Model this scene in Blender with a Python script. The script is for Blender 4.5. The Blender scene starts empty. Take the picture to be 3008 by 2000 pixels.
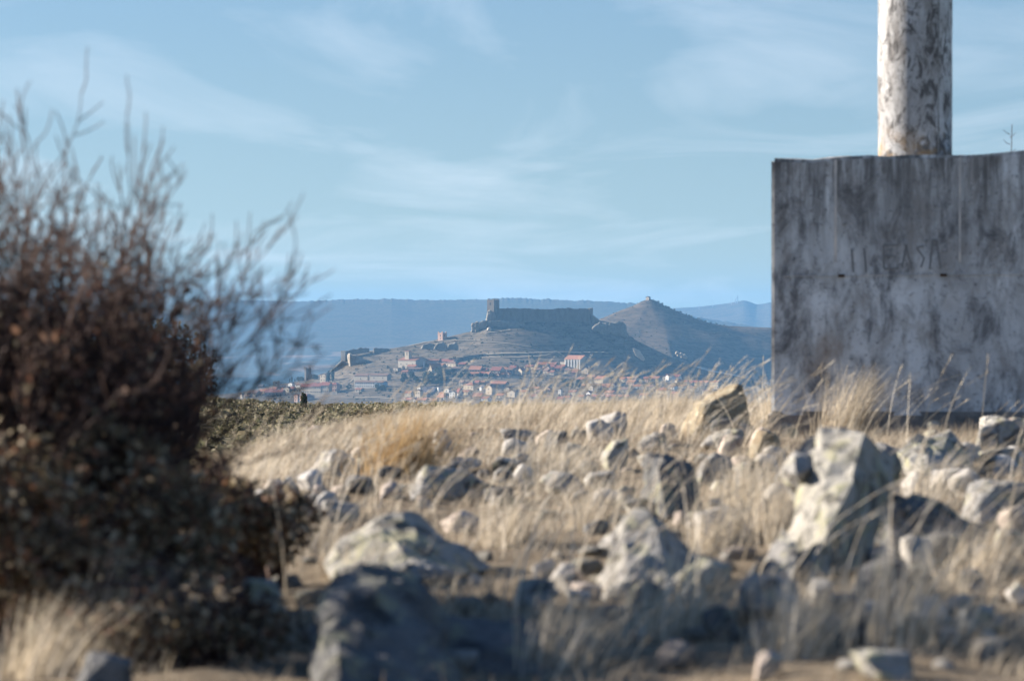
import bpy, bmesh, math, random
import numpy as np
from mathutils import Vector, Matrix

# ------------------------------------------------------------------ camera, sky, sun, exposure
SC = bpy.context.scene
COL = SC.collection
F, HOR, CX, CZ = 10788.0, 936.0, 1504.0, 0.45      # focal length in photo pixels, horizon row, centre column, eye height
cam_data = bpy.data.cameras.new('camera')
cam = bpy.data.objects.new('camera', cam_data)
COL.objects.link(cam)
cam_data.sensor_fit = 'HORIZONTAL'
cam_data.sensor_width = 23.7
cam_data.lens = F / 3008.0 * 23.7
cam_data.clip_start = 0.1
cam_data.clip_end = 60000.0
cam.location = (0, 0, CZ)
cam.rotation_euler = (math.pi / 2 - math.atan((1000.0 - HOR) / F), 0, 0)
cam_data.dof.use_dof = True
cam_data.dof.focus_distance = 3500.0
cam_data.dof.aperture_fstop = 7.2
cam_data.dof.aperture_blades = 9
SC.camera = cam

SUN_EL, SUN_AZ = 20.0, 18.0            # sun stands to the left, SUN_AZ degrees beyond square to the view
el, az = math.radians(SUN_EL), math.radians(SUN_AZ)
SUNV = Vector((-math.cos(el) * math.cos(az), math.cos(el) * math.sin(az), math.sin(el)))
sd = bpy.data.lights.new('sun', 'SUN')
sd.energy = 5.0
sd.angle = math.radians(0.53)
sd.color = (1.0, 0.905, 0.79)
sun = bpy.data.objects.new('sun', sd)
COL.objects.link(sun)
sun.rotation_euler = SUNV.to_track_quat('Z', 'Y').to_euler()
sun.location = (-40, 8, 20)

world = bpy.data.worlds.new('World')
SC.world = world
world.use_nodes = True
WN, WL = world.node_tree.nodes, world.node_tree.links
WN.clear()
def wn(t, **k):
    n = WN.new(t)
    for a, b in k.items():
        setattr(n, a, b)
    return n
w_out = wn('ShaderNodeOutputWorld')
w_bg = wn('ShaderNodeBackground')
w_bg.inputs['Strength'].default_value = 0.062
w_sky = wn('ShaderNodeTexSky', sky_type='NISHITA', sun_disc=False)
w_sky.sun_elevation = el
w_sky.sun_rotation = math.radians(-(90.0 - SUN_AZ))
w_sky.air_density = 1.0
w_sky.dust_density = 0.3
w_sky.ozone_density = 2.0
w_sky.altitude = 1000
w_tc = wn('ShaderNodeTexCoord')
w_sep = wn('ShaderNodeSeparateXYZ')
WL.new(w_tc.outputs['Generated'], w_sep.inputs[0])
def wmath(op, a, b=None, clamp=False):
    n = wn('ShaderNodeMath', operation=op, use_clamp=clamp)
    for i, v in enumerate((a, b)):
        if v is None: continue
        if isinstance(v, (int, float)): n.inputs[i].default_value = v
        else: WL.new(v, n.inputs[i])
    return n.outputs[0]
# thin air over high ground: the sky is read a little higher up, so the low sky keeps its blue
z_up = wmath('ADD', wmath('MULTIPLY', wmath('MAXIMUM', w_sep.outputs['Z'], 0.0), 0.95), 0.09)
w_comb = wn('ShaderNodeCombineXYZ')
WL.new(w_sep.outputs['X'], w_comb.inputs[0]); WL.new(w_sep.outputs['Y'], w_comb.inputs[1]); WL.new(z_up, w_comb.inputs[2])
w_nrm = wn('ShaderNodeVectorMath', operation='NORMALIZE')
WL.new(w_comb.outputs[0], w_nrm.inputs[0])
WL.new(w_nrm.outputs[0], w_sky.inputs['Vector'])
# high cirrus sheet, projected on a flat layer
zc = wmath('ADD', wmath('MAXIMUM', w_sep.outputs['Z'], 0.0), 0.06)
w_uv = wn('ShaderNodeCombineXYZ')
WL.new(wmath('DIVIDE', w_sep.outputs['X'], zc), w_uv.inputs[0])
WL.new(wmath('DIVIDE', w_sep.outputs['Y'], zc), w_uv.inputs[1])
w_map = wn('ShaderNodeMapping')
w_map.inputs['Rotation'].default_value = (0, 0, math.radians(16))
w_map.inputs['Scale'].default_value = (1.15, 0.50, 1)
w_map.inputs['Location'].default_value = (2.3, 0.9, 0)
WL.new(w_uv.outputs[0], w_map.inputs[0])
w_n1 = wn('ShaderNodeTexNoise')
w_n1.inputs['Scale'].default_value = 1.0; w_n1.inputs['Detail'].default_value = 7; w_n1.inputs['Roughness'].default_value = 0.55
w_n1.inputs['Distortion'].default_value = 0.8
WL.new(w_map.outputs[0], w_n1.inputs['Vector'])
w_ramp = wn('ShaderNodeValToRGB')
w_ramp.color_ramp.elements[0].position = 0.47; w_ramp.color_ramp.elements[0].color = (0, 0, 0, 1)
w_ramp.color_ramp.elements[1].position = 0.72; w_ramp.color_ramp.elements[1].color = (1, 1, 1, 1)
WL.new(w_n1.outputs['Fac'], w_ramp.inputs[0])
w_mix = wn('ShaderNodeMixRGB')
w_mix.inputs['Color2'].default_value = (6.3, 6.6, 7.2, 1)
w_hsv = wn('ShaderNodeHueSaturation')
w_hsv.inputs['Saturation'].default_value = 1.2
w_hsv.inputs['Value'].default_value = 1.0
WL.new(w_sky.outputs[0], w_hsv.inputs['Color'])
WL.new(wmath('MULTIPLY', w_ramp.outputs[0], 0.30), w_mix.inputs['Fac'])
w_tint = wn('ShaderNodeMixRGB', blend_type='MULTIPLY')
w_tint.inputs['Fac'].default_value = 1.0
w_tr = wn('ShaderNodeValToRGB')            # tint by height: low sky warmer and dimmer, upper sky near neutral
w_tr.color_ramp.elements[0].position = 0.0; w_tr.color_ramp.elements[0].color = (0.97, 0.76, 0.61, 1)
w_tr.color_ramp.elements[1].position = 0.4; w_tr.color_ramp.elements[1].color = (0.97, 0.985, 1.06, 1)
WL.new(wmath('MAXIMUM', w_sep.outputs['Z'], 0.0), w_tr.inputs[0])
WL.new(w_tr.outputs[0], w_tint.inputs['Color2'])
WL.new(w_hsv.outputs[0], w_tint.inputs['Color1'])
WL.new(w_tint.outputs[0], w_mix.inputs['Color1'])
WL.new(w_mix.outputs[0], w_bg.inputs['Color'])
WL.new(w_bg.outputs[0], w_out.inputs['Surface'])

SC.view_settings.view_transform = 'Standard'
SC.view_settings.look = 'None'
SC.view_settings.exposure = 1.62
SC.view_settings.gamma = 1.0
SC.view_settings.use_curve_mapping = False
SC.render.engine = 'CYCLES'
SC.cycles.use_denoising = True
SC.cycles.max_bounces = 6
SC.cycles.diffuse_bounces = 3
SC.cycles.glossy_bounces = 2
SC.cycles.transmission_bounces = 2
SC.cycles.volume_bounces = 1
SC.cycles.caustics_reflective = False
SC.cycles.caustics_refractive = False

rng = np.random.default_rng(7)
random.seed(7)

# ------------------------------------------------------------------ helpers: noise, tags, meshes, materials
def _h(ix, iy, iz, seed):
    n = (ix.astype(np.int64) * 374761393 + iy.astype(np.int64) * 668265263 + iz.astype(np.int64) * 2147483647 % 1000003 * 97 + seed * 1442695041) & 0xffffffff
    n = ((n ^ (n >> 13)) * 1274126177) & 0xffffffff
    n = (n ^ (n >> 16)) & 0xffff
    return n / 65535.0
def vnoise(x, y, z, seed=0):
    x, y, z = np.broadcast_arrays(np.asarray(x, float), np.asarray(y, float), np.asarray(z, float))
    fx, fy, fz = np.floor(x), np.floor(y), np.floor(z)
    ux, uy, uz = x - fx, y - fy, z - fz
    ux, uy, uz = ux * ux * (3 - 2 * ux), uy * uy * (3 - 2 * uy), uz * uz * (3 - 2 * uz)
    r = 0
    for a in (0, 1):
        for b in (0, 1):
            for c in (0, 1):
                wgt = (ux if a else 1 - ux) * (uy if b else 1 - uy) * (uz if c else 1 - uz)
                r = r + wgt * _h(fx + a, fy + b, fz + c, seed)
    return r * 2 - 1
def fbm(x, y, z=0.0, oct=4, seed=0, gain=0.5):
    s, a, f = 0, 1.0, 1.0
    for o in range(oct):
        s = s + a * vnoise(np.asarray(x) * f + 17.3 * o, np.asarray(y) * f - 9.1 * o, np.asarray(z) * f + 3.7 * o, seed + o)
        a *= gain; f *= 2.03
    return s

def tag(o, label=None, cat=None, group=None, kind=None):
    if label: o['label'] = label
    if cat: o['category'] = cat
    if group: o['group'] = group
    if kind: o['kind'] = kind
    return o
def link(name, me, mat=None, parent=None, loc=None):
    o = bpy.data.objects.new(name, me)
    COL.objects.link(o)
    if mat is not None and me is not None and not me.materials:
        me.materials.append(mat)
    if parent is not None: o.parent = parent
    if loc is not None: o.location = loc
    return o
def empty(name, loc, label, cat, group=None):
    o = bpy.data.objects.new(name, None)
    COL.objects.link(o)
    o.location = loc
    o.empty_display_size = 0.1
    return tag(o, label, cat, group)
def pymesh(name, v, f, smooth=False):
    me = bpy.data.meshes.new(name)
    me.from_pydata([tuple(p) for p in v], [], f)
    if smooth:
        me.polygons.foreach_set('use_smooth', np.ones(len(me.polygons), bool))
    me.update()
    return me
def npmesh(name, V, Q, smooth=True):
    """V (n,3) floats, Q (m,4) or (m,3) ints -> mesh, fast"""
    me = bpy.data.meshes.new(name)
    V = np.ascontiguousarray(V, np.float32); Q = np.ascontiguousarray(Q, np.int32)
    k = Q.shape[1]
    me.vertices.add(len(V)); me.vertices.foreach_set('co', V.ravel())
    me.loops.add(Q.size); me.loops.foreach_set('vertex_index', Q.ravel())
    me.polygons.add(len(Q)); me.polygons.foreach_set('loop_start', np.arange(0, Q.size, k, dtype=np.int32))
    if smooth: me.polygons.foreach_set('use_smooth', np.ones(len(Q), bool))
    me.update(calc_edges=True)
    return me
def gridquads(nr, nc):
    i = np.arange(nr - 1)[:, None] * nc + np.arange(nc - 1)[None, :]
    i = i.ravel()
    return np.stack([i, i + 1, i + nc + 1, i + nc], 1)

class Mat:
    """small node-material helper"""
    def __init__(self, name, rough=0.9, spec=0.2):
        m = bpy.data.materials.new(name); m.use_nodes = True
        self.m = m; self.N = m.node_tree.nodes; self.L = m.node_tree.links
        self.b = self.N['Principled BSDF']
        self.b.inputs['Roughness'].default_value = rough
        self.b.inputs['Specular IOR Level'].default_value = spec
    def node(self, t, **k):
        n = self.N.new(t)
        for a, v in k.items(): setattr(n, a, v)
        return n
    def coords(self, kind='Object', scale=(1, 1, 1), rot=(0, 0, 0)):
        tc = self.node('ShaderNodeTexCoord'); mp = self.node('ShaderNodeMapping')
        mp.inputs['Scale'].default_value = scale; mp.inputs['Rotation'].default_value = rot
        self.L.new(tc.outputs[kind], mp.inputs[0]); return mp.outputs[0]
    def noise(self, vec, scale, detail=5, rough=0.55, dist=0.0):
        n = self.node('ShaderNodeTexNoise')
        n.inputs['Scale'].default_value = scale; n.inputs['Detail'].default_value = detail
        n.inputs['Roughness'].default_value = rough; n.inputs['Distortion'].default_value = dist
        self.L.new(vec, n.inputs['Vector']); return n.outputs['Fac']
    def ramp(self, fac, stops, interp='LINEAR'):
        r = self.node('ShaderNodeValToRGB'); e = r.color_ramp.elements; r.color_ramp.interpolation = interp
        while len(e) < len(stops): e.new(0.5)
        for el_, (p, c) in zip(e, stops):
            el_.position = p
            el_.color = (c, c, c, 1) if isinstance(c, (int, float)) else (*c, 1)
        self.L.new(fac, r.inputs[0]); return r.outputs[0]
    def mix(self, fac, a, b, mode='MIX'):
        n = self.node('ShaderNodeMixRGB', blend_type=mode)
        for s, v in zip(('Fac', 'Color1', 'Color2'), (fac, a, b)):
            if isinstance(v, (int, float)): n.inputs[s].default_value = v
            elif isinstance(v, tuple): n.inputs[s].default_value = (*v, 1)
            else: self.L.new(v, n.inputs[s])
        return n.outputs[0]
    alb = 0.75            # overall reflectance of dusty outdoor surfaces
    def color(self, c):
        if self.alb != 1.0: c = tuple(q * self.alb for q in c) if isinstance(c, tuple) else self.mix(1.0, c, (self.alb,) * 3, 'MULTIPLY')
        if isinstance(c, tuple): self.b.inputs['Base Color'].default_value = (*c, 1)
        else: self.L.new(c, self.b.inputs['Base Color'])
    def bump(self, h, strength=0.5, dist=0.05):
        n = self.node('ShaderNodeBump'); n.inputs['Strength'].default_value = strength; n.inputs['Distance'].default_value = dist
        self.L.new(h, n.inputs['Height']); self.L.new(n.outputs[0], self.b.inputs['Normal'])
    def island(self):
        return self.node('ShaderNodeNewGeometry').outputs['Random Per Island']
    def objrand(self):
        return self.node('ShaderNodeObjectInfo').outputs['Random']
    def translucent(self, col, fac):
        if self.alb != 1.0 and not isinstance(col, tuple): col = self.mix(1.0, col, (self.alb,) * 3, 'MULTIPLY')
        t = self.node('ShaderNodeBsdfTranslucent'); mx = self.node('ShaderNodeMixShader')
        if isinstance(col, tuple): t.inputs['Color'].default_value = (*col, 1)
        else: self.L.new(col, t.inputs['Color'])
        mx.inputs[0].default_value = fac
        out = self.N['Material Output']
        self.L.new(self.b.outputs[0], mx.inputs[1]); self.L.new(t.outputs[0], mx.inputs[2])
        self.L.new(mx.outputs[0], out.inputs['Surface'])

def P(px, py, d):
    """a photo pixel at depth d metres"""
    return Vector(((px - CX) / F * d, d, CZ + (HOR - py) / F * d))

# ------------------------------------------------------------------ the ground
DFAR = np.array([0, 60, 140, 225, 300, 600, 1500, 3000, 3450, 4500, 6000, 8000, 40000.])
ZFAR = np.array([-0.75, -1.90, -3.30, -4.95, -9, -33, -75, -97, -98, -110, -124, -124, -124.])
def G(x, d):
    x = np.asarray(x, float); d = np.asarray(d, float)
    px = CX + x / np.maximum(d, 2.0) * F
    dc = np.interp(px, [-600, 300, 650, 1000, 1300, 2300], [10.5, 11, 12, 15.5, 19.0, 19.5])
    near = -0.06 * np.logaddexp(0, (d - dc) / 0.8) * 0.8
    far = np.interp(d, DFAR, ZFAR) + np.clip((900 - px) / 400, 0, 1) * 0.0024 * np.clip(d, 0, 260) * np.clip((600 - d) / 300, 0, 1)
    k = 0.12
    z = np.logaddexp(near / k, far / k) * k
    wn_ = np.clip((30 - d) / 10, 0, 1)
    z = z + wn_ * (0.022 * fbm(x * 1.7, d * 1.1, 0, 3, 11) + 0.008 * fbm(x * 8, d * 8, 0, 2, 12))
    wm = np.clip((d - 25) / 20, 0, 1) * np.clip((500 - d) / 200, 0, 1)
    z = z + wm * 0.12 * fbm(x / 5, d / 9, 0, 3, 13)
    wf = np.clip((d - 500) / 1000, 0, 1)
    z = z + wf * 2.5 * fbm(x / 300, d / 300, 0, 3, 14)
    return z
def on_ground(px, py):
    """where the ray of a photo pixel meets the near ground"""
    d = CZ * F / max(py - HOR, 5.0)
    for _ in range(8):
        x = (px - CX) / F * d
        d = 0.5 * d + 0.5 * (CZ - float(G(x, d))) * F / max(py - HOR, 5.0)
    x = (px - CX) / F * d
    return Vector((x, d, float(G(x, d))))

rows = np.concatenate([np.arange(-14, 3, 1.0), np.arange(3, 22, 0.055), np.geomspace(22, 60, 70)[:-1],
                       np.geomspace(60, 300, 120)[:-1], np.geomspace(300, 15900, 110)])
t = np.linspace(-1, 1, 191)
s = t * (0.30 + 0.70 * t * t)
w_row = np.maximum(np.abs(rows) * 0.5, 7.0)
GX = s[None, :] * w_row[:, None]
GY = np.repeat(rows[:, None], len(t), 1)
GZ = G(GX, GY)
m = Mat('ground_dry_soil', 1.0, 0.05)
v = m.coords('Object')
n1 = m.noise(v, 1.4, 6, 0.6); n2 = m.noise(v, 26.0, 6, 0.65); n3 = m.noise(v, 140.0, 3, 0.6)
c = m.ramp(n1, [(0.30, (0.13, 0.095, 0.06)), (0.52, (0.20, 0.15, 0.10)), (0.75, (0.27, 0.215, 0.15))])
c = m.mix(m.ramp(n2, [(0.35, 0.0), (0.7, 0.75)]), c, (0.15, 0.11, 0.07))
c = m.mix(m.ramp(n3, [(0.42, 0.0), (0.62, 0.5)]), c, (0.42, 0.36, 0.26))
# far out the soil gives way to scrub, then to woods and pale ploughed fields
sx = m.node('ShaderNodeSeparateXYZ'); m.L.new(v, sx.inputs[0])
def yramp(mm, sep, a, b):
    r = mm.node('ShaderNodeMapRange'); r.inputs['From Min'].default_value = a; r.inputs['From Max'].default_value = b
    mm.L.new(sep.outputs['Y'], r.inputs['Value']); return r.outputs[0]
scr = m.ramp(m.noise(v, 0.35, 6, 0.65), [(0.35, (0.09, 0.08, 0.045)), (0.5, (0.20, 0.165, 0.10)), (0.65, (0.32, 0.265, 0.17))])
c = m.mix(yramp(m, sx, 24, 45), c, scr)
vf = m.coords('Object', (0.0011, 0.00042, 1))
fld = m.ramp(m.noise(vf, 1.0, 3, 0.5, 0.6), [(0.40, (0.035, 0.045, 0.035)), (0.50, (0.055, 0.06, 0.04)), (0.56, (0.38, 0.27, 0.2)), (0.62, (0.10, 0.10, 0.06))], 'CONSTANT')
c = m.mix(yramp(m, sx, 400, 900), c, (0.13, 0.125, 0.075))
wood = m.ramp(m.noise(m.coords('Object', (0.004, 0.004, 1)), 1.0, 4, 0.6), [(0.3, (0.02, 0.03, 0.028)), (0.7, (0.04, 0.055, 0.045))])
c = m.mix(yramp(m, sx, 4800, 5000), c, wood)
c = m.mix(yramp(m, sx, 7680, 7720), c, fld)
m.color(c)
m.bump(n2, 0.6, 0.02)
ground = link('ground', npmesh('ground', np.stack([GX, GY, GZ], 2).reshape(-1, 3), gridquads(len(rows), len(t))), m.m)
tag(ground, kind='structure')

# ------------------------------------------------------------------ hills
def hill_mat(name, dry, green, dark, band=0.0, fields=None):
    m = Mat(name, 1.0, 0.02)
    v = m.coords('Object')
    a = m.noise(v, 0.012, 6, 0.6)
    c = m.ramp(a, [(0.34, green), (0.52, dry), (0.70, green)])
    b = m.noise(v, 0.11, 5, 0.7)
    c = m.mix(m.ramp(b, [(0.48, 0.0), (0.60, 0.85)]), c, dark)
    if band:
        # terraces cut along the contours: pale treads, dark scrubby risers
        vb = m.coords('Object', (0.012, 0.010, band))
        n = m.noise(vb, 1.0, 4, 0.6, 0.25)
        c = m.mix(m.ramp(n, [(0.45, 0.0), (0.50, 0.40), (0.54, 0.0)]), c, tuple(min(1, q * 1.5) for q in dry))
        c = m.mix(m.ramp(n, [(0.38, 0.0), (0.42, 0.4), (0.46, 0.0)]), c, dark)
    if fields:
        vf = m.coords('Object', fields)
        n = m.noise(vf, 1.0, 3, 0.55, 0.8)
        sz = m.node('ShaderNodeSeparateXYZ'); m.L.new(v, sz.inputs[0])
        mr = m.node('ShaderNodeMapRange'); mr.inputs['From Min'].default_value = -62; mr.inputs['From Max'].default_value = -88
        m.L.new(sz.outputs['Z'], mr.inputs['Value'])
        k_ = m.mix(1.0, m.ramp(n, [(0.52, 0.0), (0.56, 0.8), (0.66, 0.35)]), mr.outputs[0], 'MULTIPLY')
        c = m.mix(k_, c, (0.36, 0.26, 0.19))
    m.color(c)
    return m.m
M_CHILL = hill_mat('dry_terraced_slope', (0.20, 0.16, 0.115), (0.135, 0.112, 0.08), (0.06, 0.055, 0.042), 0.22)
M_CONE = hill_mat('scrubby_cone_slope', (0.15, 0.115, 0.083), (0.105, 0.085, 0.062), (0.06, 0.052, 0.04), 0.10)
M_MESA = hill_mat('wooded_mesa', (0.13, 0.115, 0.075), (0.085, 0.09, 0.06), (0.05, 0.055, 0.04), 0.0, (0.0045, 0.0006, 0.05))
M_RIDGE = hill_mat('bare_far_ridge', (0.17, 0.13, 0.085), (0.07, 0.075, 0.05), (0.05, 0.055, 0.04))

RIDGE_X = np.array([-400, 380, 560, 640, 700, 780, 850, 900, 960, 985, 1002, 1018, 1040, 1085, 1140, 1200, 1290, 1330, 1385, 1400, 1430, 1560, 1740, 1762, 1790, 1834, 1846, 1870, 1930, 2000, 2080, 2200, 2400, 3600.])
RIDGE_Y = np.array([1182, 1172, 1164, 1159, 1153, 1137, 1124, 1113, 1094, 1080, 1066, 1050, 1037, 1031, 1025, 1015, 996, 986, 973, 964, 946, 941, 938, 941, 947, 953, 984, 1000, 1030, 1062, 1088, 1110, 1124, 1150.])
RMID_X = np.array([-400, 560, 780, 900, 1002, 1040, 1140, 1290, 1385, 1450, 1520, 1560, 1650, 1750, 1850, 1950, 2080, 2200, 2400, 3600.])
RMID_Y = np.array([1182, 1164, 1137, 1113, 1075, 1050, 1030, 1000, 978, 958, 956, 964, 993, 1026, 1062, 1086, 1104, 1114, 1126, 1150.])
SD = np.array([3300, 3380, 3480, 3600, 3700, 3800, 3880, 3950, 4000, 4035, 4150, 4400, 4550.])
SS = np.array([-0.25, -0.08, 0.0, 0.08, 0.24, 0.44, 0.62, 0.84, 1.0, 1.0, 0.86, 0.2, -0.2])
PY0 = 1197.0
def castle_hill_py(px, d):
    px = np.asarray(px, float)
    sv = np.interp(d, SD, SS)
    r = np.interp(px, RIDGE_X, RIDGE_Y)
    r1 = sum(np.interp(px + q, RIDGE_X, RIDGE_Y) for q in np.linspace(-150, 150, 13)) / 13.0
    r2 = sum(np.interp(px + q, RMID_X, RMID_Y) for q in np.linspace(-30, 30, 7)) / 7.0
    k1 = np.clip((sv - 0.30) / 0.45, 0, 1); k2 = np.clip((sv - 0.80) / 0.19, 0, 1)
    r = (r1 * (1 - k1) + r2 * k1) * (1 - k2) + r * k2
    return PY0 - (PY0 - r) * sv
def castle_hill_z(px, d):
    z = CZ + (HOR - castle_hill_py(px, d)) / F * d
    x = (px - CX) / F * d
    steep = np.clip((d - 3450) / 150, 0, 1) * np.clip((3990 - d) / 40, 0, 1)
    z = z + steep * (1.1 * fbm(x / 55, d / 55, 0, 4, 31) + 0.9 * np.round(z / 3.2 + 0.35 * fbm(x / 90, d / 90, 0, 2, 33)) * 0.0)
    # stepped terraces
    st = 3.4
    ph = z / st + 0.5 * fbm(x / 140, d / 140, 0, 2, 35)
    z = z + steep * 0.28 * st * np.sin(2 * math.pi * ph) / (2 * math.pi) * 1.6
    return z
def on_hill(px, py):
    dd = np.arange(3400.0, 4001.0, 2.0)
    hit = np.nonzero(castle_hill_py(px, dd) <= py)[0]
    d = float(dd[hit[0]]) if len(hit) else 3996.0
    return Vector(((px - CX) / F * d, d, float(castle_hill_z(px, d))))
cpx = np.concatenate([np.arange(-400, 560, 16), np.arange(560, 2300, 3.0), np.arange(2300, 3600, 20)])
cd = np.concatenate([np.arange(3300, 3480, 30), np.arange(3480, 4010, 4.0), np.arange(4010, 4560, 30)])
PXg, Dg = np.meshgrid(cpx, cd)
Zg = castle_hill_z(PXg, Dg)
o = link('hill', npmesh('hill', np.stack([(PXg - CX) / F * Dg, Dg, Zg], 2).reshape(-1, 3), gridquads(len(cd), len(cpx))), M_CHILL)
tag(o, 'long dry terraced hill carrying the castle and the town', kind='structure')

# cone behind
CD, CPX = 4900.0, 1908.0
MPP = CD / F
def cone_z(x, d):
    x0 = (CPX - CX) / F * CD
    dx, dd = x - x0, d - CD
    ang = np.arctan2(dd, dx)
    r = np.hypot(dx, dd) / MPP * (1 + 0.07 * fbm(np.cos(ang) * 2, np.sin(ang) * 2, 0, 3, 41))
    drop = np.interp(r, [0, 8, 20, 46, 120, 173, 260, 420, 700, 1000], [-1, 0, 5, 20, 51, 70, 97, 140, 195, 235])
    zc_ = CZ + (HOR - (880 + drop)) * MPP
    px = CX + x / d * F
    rid = np.interp(px, [1300, 1500, 1700, 1850, 2000, 2118, 2172, 2271, 2500, 3400], [1070, 1005, 975, 963, 957, 957.5, 961, 966, 972, 990])
    dfront = np.interp(d, [4200, 4550, 4800, 4900, 5000, 5400], [175, 100, 18, 0, 0, 90])
    zr = CZ + (HOR - rid - dfront) * MPP
    z = np.logaddexp(zc_ / 4.0, zr / 4.0) * 4.0
    # the flank right of the top falls away to the right, out of the sun
    z = z - 0.40 * np.clip(x - (1945 - CX) / F * CD, 0, 190) * np.clip((4890 - d) / 190, 0, 1)
    z = z + 1.3 * fbm(x / 45, d / 45, 0, 4, 43) * np.clip(r / 60, 0.1, 1)
    return z
cpx = np.arange(1300, 3500, 4.0); cd = np.arange(4250, 5450, 10.0)
PXg, Dg = np.meshgrid(cpx, cd)
Xg = (PXg - CX) / F * Dg
o = link('hill', npmesh('hill', np.stack([Xg, Dg, cone_z(Xg, Dg)], 2).reshape(-1, 3), gridquads(len(cd), len(cpx))), M_CONE)
tag(o, 'steep cone-shaped hill behind the castle', kind='structure')

def far_range(name, tx, ty, d0, d1, d2, zfoot, mat, seed, step, treebump, label):
    px = np.arange(tx[0], tx[-1], step)
    d = np.concatenate([np.linspace(d0, d1, 46), np.linspace(d1, d2, 8)[1:]])
    PXg, Dg = np.meshgrid(px, d)
    x = (PXg - CX) / F * Dg
    top = CZ + (HOR - np.interp(PXg, tx, ty)) / F * d1
    sv = np.clip((Dg - d0) / (d1 - d0), 0, 1)
    gully = 1 + 0.22 * fbm(x / 700, Dg / 2200, 0, 4, seed)
    e = np.clip(sv, 0, 1) ** (1.9 * gully)
    z = zfoot + (top - zfoot) * e
    mid = np.sin(np.clip(sv, 0, 1) * math.pi)
    z = z + mid * 9 * fbm(x / 420, Dg / 420, 0, 4, seed + 3)
    z = z + treebump * np.clip((sv - 0.985) / 0.015, 0, 1) * (np.abs(fbm(x / 13, Dg / 23, 0, 2, seed + 7)) * 2.0 + 0.8 * fbm(x / 90, 0, 0, 2, seed + 9))
    o = link(name, npmesh(name, np.stack([x, Dg, z], 2).reshape(-1, 3), gridquads(len(d), len(px))), mat)
    return tag(o, label, kind='structure')
far_range('mountain', [-900, 540, 570, 600, 700, 900, 1080, 1150, 1210, 1300, 1400, 1470, 1600, 1750, 1800, 1860, 1960, 2100, 2400],
          [930, 924, 905, 891, 887, 886, 882, 879, 883.5, 884, 880, 879, 881.5, 886, 889, 893, 915, 945, 990], 8000, 10400, 11200, -126, M_MESA, 51, 2.0, 2.2, 'flat-topped wooded mesa along the skyline')
far_range('mountain', [-1500, 200, 420, 560, 700, 1000], [920, 917, 919, 923, 935, 990], 10500, 12600, 13300, -126, M_MESA, 61, 6.0, 1.0, 'low far ridge left of the mesa')
far_range('mountain', [1500, 1700, 1900, 1985, 2050, 2100, 2150, 2172, 2185, 2198, 2222, 2240, 2262, 2400, 2700, 3000, 3700],
          [960, 925, 908, 905, 902, 896, 889, 884, 882.5, 885, 894, 893, 888, 885, 895, 900, 905], 11000, 13500, 14200, -126, M_RIDGE, 71, 5.0, 0.4, 'bare far ridge with masts right of the cone hill')

# ------------------------------------------------------------------ haze: the air itself
hz = bpy.data.materials.new('hazy_air'); hz.use_nodes = True
hn = hz.node_tree.nodes
for n in list(hn):
    if n.type == 'BSDF_PRINCIPLED': hn.remove(n)
pv = hn.new('ShaderNodeVolumePrincipled')
pv.inputs['Color'].default_value = (0.21, 0.46, 0.78, 1)
pv.inputs['Density'].default_value = 6.6e-5
pv.inputs['Anisotropy'].default_value = 0.0
hz.node_tree.links.new(pv.outputs[0], hn['Material Output'].inputs['Volume'])
x0, x1, y0, y1, z0, z1 = -8200, 8200, -60, 16100, -140, 110
o = link('haze', pymesh('haze', [(x0, y0, z0), (x1, y0, z0), (x1, y1, z0), (x0, y1, z0), (x0, y0, z1), (x1, y0, z1), (x1, y1, z1), (x0, y1, z1)],
         [(0, 3, 2, 1), (4, 5, 6, 7), (0, 1, 5, 4), (1, 2, 6, 5), (2, 3, 7, 6), (3, 0, 4, 7)]), hz)
tag(o, 'thin blue haze lying over the whole valley', 'haze', kind='stuff')

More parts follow.
